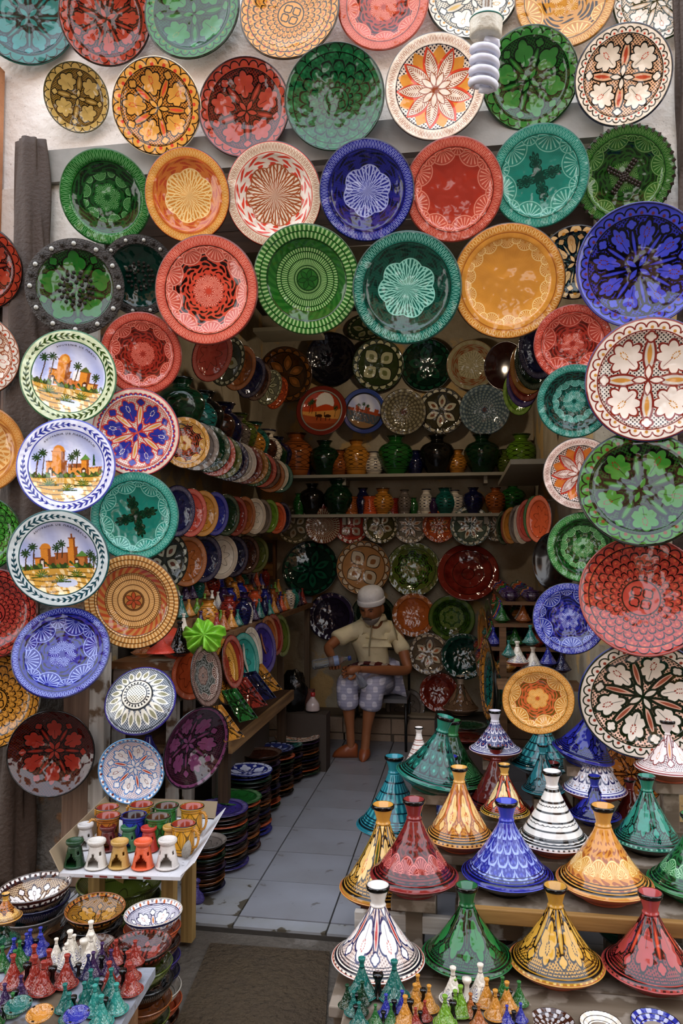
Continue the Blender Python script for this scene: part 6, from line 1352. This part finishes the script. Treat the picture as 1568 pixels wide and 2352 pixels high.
# plastic bottle held out sideways, and a small cup bottle between the knees
def clearmat():
    g = G('clear_plastic', .06, 0, .5); g.b.inputs['Transmission Weight'].default_value = .9; g.b.inputs['IOR'].default_value = 1.2; return g.done('dce6ee')
M_clear = clearmat()
a_, b_ = PD(716, 1528, 5.28), PD(806, 1511, 5.30)
dr = (b_-a_); L = dr.length; q = dr.to_track_quat('Z', 'Y').to_euler()
bo = empty('water_bottle', a_, q); tag(bo, 'clear plastic water bottle tipped sideways in the right hand of the man', 'bottle')
bp_ = [(0, 0), (.030, 0), (.036, .015)] + [(.036 - .003*(k % 2), .02 + .014*k) for k in range(9)] + [(.036, .155), (.034, .19), (.018, .235), (.013, .25), (.013, .265)]
bp_ = [(r, z*L/.285) for r, z in bp_]
ob('body', lathe(bp_, 20), M_clear, bo); ob('cap', lathe([(0, L*.92), (.017, L*.92), (.017, L), (0, L)], 16), plain('2c50a8', .3, 'blue_cap'), bo); ob('label', lathe([(.0365, L*.56), (.0365, L*.68)], 20), plain('8ca0c8', .4), bo)
p1, p2 = PD(818, 1545, 5.28), PD(836, 1578, 5.30); q = (p2-p1).to_track_quat('Z', 'Y').to_euler(); L = (p2-p1).length
bo = empty('small_bottle', p1, q); tag(bo, 'small clear bottle held upside down between the knees of the man', 'bottle')
ob('body', lathe([(.012, 0), (.012, L*.2), (.030, L*.5), (.030, L*.95), (.02, L), (0, L)], 18), M_clear, bo)
# patterned cloth on the lap and chair
o = ob('patterned_cloth', mesh('lap', *(lambda n: ([(J['hip'].lerp(mx('knR', 'knL', .5), .45) + Vector(((i/n-.5)*.42, (j/n-.5)*.16, -.0 + .155 - .10*(abs(i/n-.5)*1.6)**2 + .008*math.sin(i*1.3+j)))) for j in range(n+1) for i in range(n+1)], [(j*(n+1)+i, j*(n+1)+i+1, (j+1)*(n+1)+i+1, (j+1)*(n+1)+i) for j in range(n) for i in range(n)]))(14), True), cloth('dotted_red', '5c1c18', '3c1210', 20, 'c8b8a8'), None)
o.modifiers.new('s', 'SOLIDIFY').thickness = .01; tag(o, 'folded dark red patterned cloth over the lap of the man', 'cloth')
chx = J['hip']
ch_ = empty('metal_chair', (chx.x, chx.y, 0)); tag(ch_, 'black metal framed chair under the seated man', 'chair')
M_mt = plain('18140f', .4, 'black_metal')
ob('seat', MB().box((0, 0, 0), (.44, .40, .03)).me('s'), plain('6c6a6c', .6, 'grey_vinyl'), ch_, (.02, .0, .385))
for x in (-.19, .23):
    for y in (-.18, .18): ob('leg', MB().tube([(x, y, 0.001), (x, y, .37)], .011, 8).me('l', True), M_mt, ch_)
    ob('side_bar', MB().tube([(x, -.18, .2), (x, .18, .2)], .009, 6).me('l', True), M_mt, ch_)
ob('backrest', MB().tube([(-.19, .18, .37), (-.19, .22, .72), (.23, .22, .72), (.23, .18, .37)], .011, 8).me('b', True), M_mt, ch_)
# ------------------------------------------------------------------ beside the man
p = PD(1058, 1640, 5.3)
bs = box('side_table', (p.x, p.y, (p.z-.01)/2), (.36, .3, p.z-.012), plain('241c14', .6)); tag(bs, 'dark low table under the unglazed tagine', 'table')
t, R, c = tagine(1058, 1612, 82, 0, plain('a08468', .7, 'raw_clay', .4, 14, .25), plain('a08468', .7, 'raw_clay', .4, 14, .25), plain('8a6c50', .7), 'unglazed grey brown tagine on the low table beside the man', top=1545, group=None) if False else (None, 0, None)
rt_ = empty('tagine', Vector((p.x, p.y, p.z)), None, .125); tag(rt_, 'unglazed clay coloured tagine with painted panels on the low table', 'tagine')
M_cl2 = M(A, 'clay_panels', '8a6e54', '9c8064', '5c4430', acc='a04c2c', acc2='3c5848', n=6, tg=True, lob=2)
ob('dish', ME['tb'], plain('8a6c50', .6), rt_); l = ob('lid', ME['lid'], M_cl2, rt_, (0, 0, .36), None, (1, 1, 1.05)); ob('neck', ME['knob'], plain('b09c84', .4), l, (0, 0, 1.262)); ob('neck_band', ME['kband'], DARK, l, (0, 0, 1.62))
p = PZ(716, 1622, .30)
o = empty('sauce_bottle', PD(718, 1632, 5.25), None, 1); tag(o, 'little round bottle with a red cap behind the orange topped stack', 'bottle')
ob('body', lathe(smoothprof([(0, 0), (.045, 0), (.048, .02), (.044, .05), (.018, .085), (.012, .10)], 3) + [(0, .10)], 20), plain('c8b8b4', .1), o); ob('cap', lathe([(.015, .098), (.017, .10), (.017, .125), (0, .127)], 14), plain('b41c18', .3), o)
tb = PD(718, 1635, 5.25); o = box('low_box', (tb.x-.06, tb.y, tb.z/2), (.34, .16, tb.z-.002), plain('3c3026', .7)); tag(o, 'dark box behind the stacks carrying the red capped bottle', 'box')
p = PD(656, 1575, 5.2)
def lump(name, loc, s, mat, label, cat, seed):
    vs, fs = [], []; N, K = 14, 20
    for i in range(N+1):
        for k in range(K):
            th, a = PI*i/N, 2*PI*k/K; v = Vector((math.sin(th)*math.cos(a), math.sin(th)*math.sin(a), math.cos(th))); r = 1 + .35*mnoise.noise(v*2.2 + Vector((seed, 0, 0)))
            vs.append((v.x*s[0]*r, v.y*s[1]*r, v.z*s[2]*r))
    for i in range(N):
        for k in range(K): fs.append((i*K+k, (i+1)*K+k, (i+1)*K+(k+1) % K, i*K+(k+1) % K))
    o = ob(name, mesh(name, vs, fs, True), mat, None, loc); tag(o, label, cat); return o
lump('plastic_bag', PD(672, 1590, 5.3), (.10, .08, .15), plain('141210', .25, 'black_plastic', .8, 12), 'crumpled black plastic bag at the far end of the left counter', 'bag', 3)
o = box('cardboard_box', PD(700, 1600, 5.5), (.13, .1, .10), plain('6c3c30', .7)); tag(o, 'small reddish box behind the black bag', 'box')
o = box('booklet', STT[0] + Vector((.02, .02, .008)), (.26, .04, .012), plain('8c8c7c', .6), None, Matrix.Rotation(-.5, 3, 'Z')); tag(o, 'narrow grey strip lying on the turquoise topped stack', 'strip')
o = box('paper_note', STO[0] + Vector((0, -.01, -.13*STO[1])), (.10, .06, .004), plain('b8c0c4', .6)); tag(o, 'white paper note on the orange topped stack', 'paper')
for px, py, w, h, l in [(575, 1310, .13, .20, 'white paper sheet hanging behind the lowest hanging row'), (695, 1378, .16, .09, 'white paper sheet pinned under the bottle green plate')]:
    o = box('paper_sheet', PY(px, py, YB-.03) if px > 600 else PY(px, py, 5.6), (w, .004, h), plain('b8b4c0', .7), None, Matrix.Rotation(.25, 3, 'Y')); tag(o, l, 'paper')
fb = PY(612, 1285, YB-.05); fr = empty('wall_cabinet', fb); tag(fr, 'narrow brown wooden wall box left of the bottle green plate', 'box')
ob('frame', MB().box((0, 0, 0), (.17, .06, .34)).me('f'), wood('6c4a2c', '4c3018', 'brown_frame', 2), fr); ob('opening', MB().box((0, 0, 0), (.12, .02, .16)).me('f'), plain('1c1612', .5), fr, (0, -.03, .06)); ob('door', MB().box((0, 0, 0), (.13, .02, .10)).me('f'), wood('8a6434', '6c4a24', 'tan_door', 0), fr, (0, -.032, -.09))
for i, (px, py, w, c) in enumerate([(1075, 1665, 90, 'dark green'), (1072, 1692, 96, 'coral')]):
    p = PD(px, py, 4.5); o = ob('ceramic_plate', ME['plate'], rimmat(c), None, p, (0, 0, 0), w/2*4.5/F); tag(o, '%s platter lying flat right of the aisle, behind the bottle green tagine' % c, 'plate')
pp = PD(1073, 1700, 4.5); o = box('low_box', (pp.x, pp.y, (pp.z-.03)/2), (.26, .2, pp.z-.035), plain('3c2a1e', .7)); tag(o, 'dark box under the coral platter right of the aisle', 'box')
o = box('bench_slab', ((XL+XR)/2+.25, YB-.2, .205), (1.0, .24, .02), plain('8a7a60', .7)); tag(o, 'stone slab on the tiled step behind the man', 'slab')
o = ob('ceramic_plate', ME['plate'], rimmat('grey'), None, PD(930, 1624, 6.08), frame(0, math.radians(-30)), .16); tag(o, 'dim grey plate behind the chair legs on the step', 'plate')

# added bulb near the ceiling, out of view, brightens the shop interior
lp = empty('added_bulb', (-.36, 5.0, 2.98)); tag(lp, 'added warm bulb brightening the shop interior, hidden near the ceiling', 'light bulb')
gb = G('lit_glass', .3); gb.b.inputs['Emission Color'].default_value = (1, .8, .55, 1); gb.b.inputs['Emission Strength'].default_value = 5
ob('glass', lathe(smoothprof([(0, -.05), (.025, -.04), (.032, -.015), (.022, .02), (.014, .04)], 3), 16), gb.done('ffe0b0'), lp); ob('holder', lathe([(.015, .035), (.018, .04), (.018, .08), (0, .082)], 14), DARK, lp); ob('cord', MB().tube([(0, 0, .08), (0, 0, .62)], .003, 5).me('c'), DARK, lp)
ld = bpy.data.lights.new('added_fill_light', 'POINT'); ld.energy = 13; ld.color = (1, .80, .58); ld.shadow_soft_size = .035; lo = bpy.data.objects.new('added_fill_light', ld); COL.objects.link(lo); lo.parent = lp; lo.location = (0, 0, -.10)
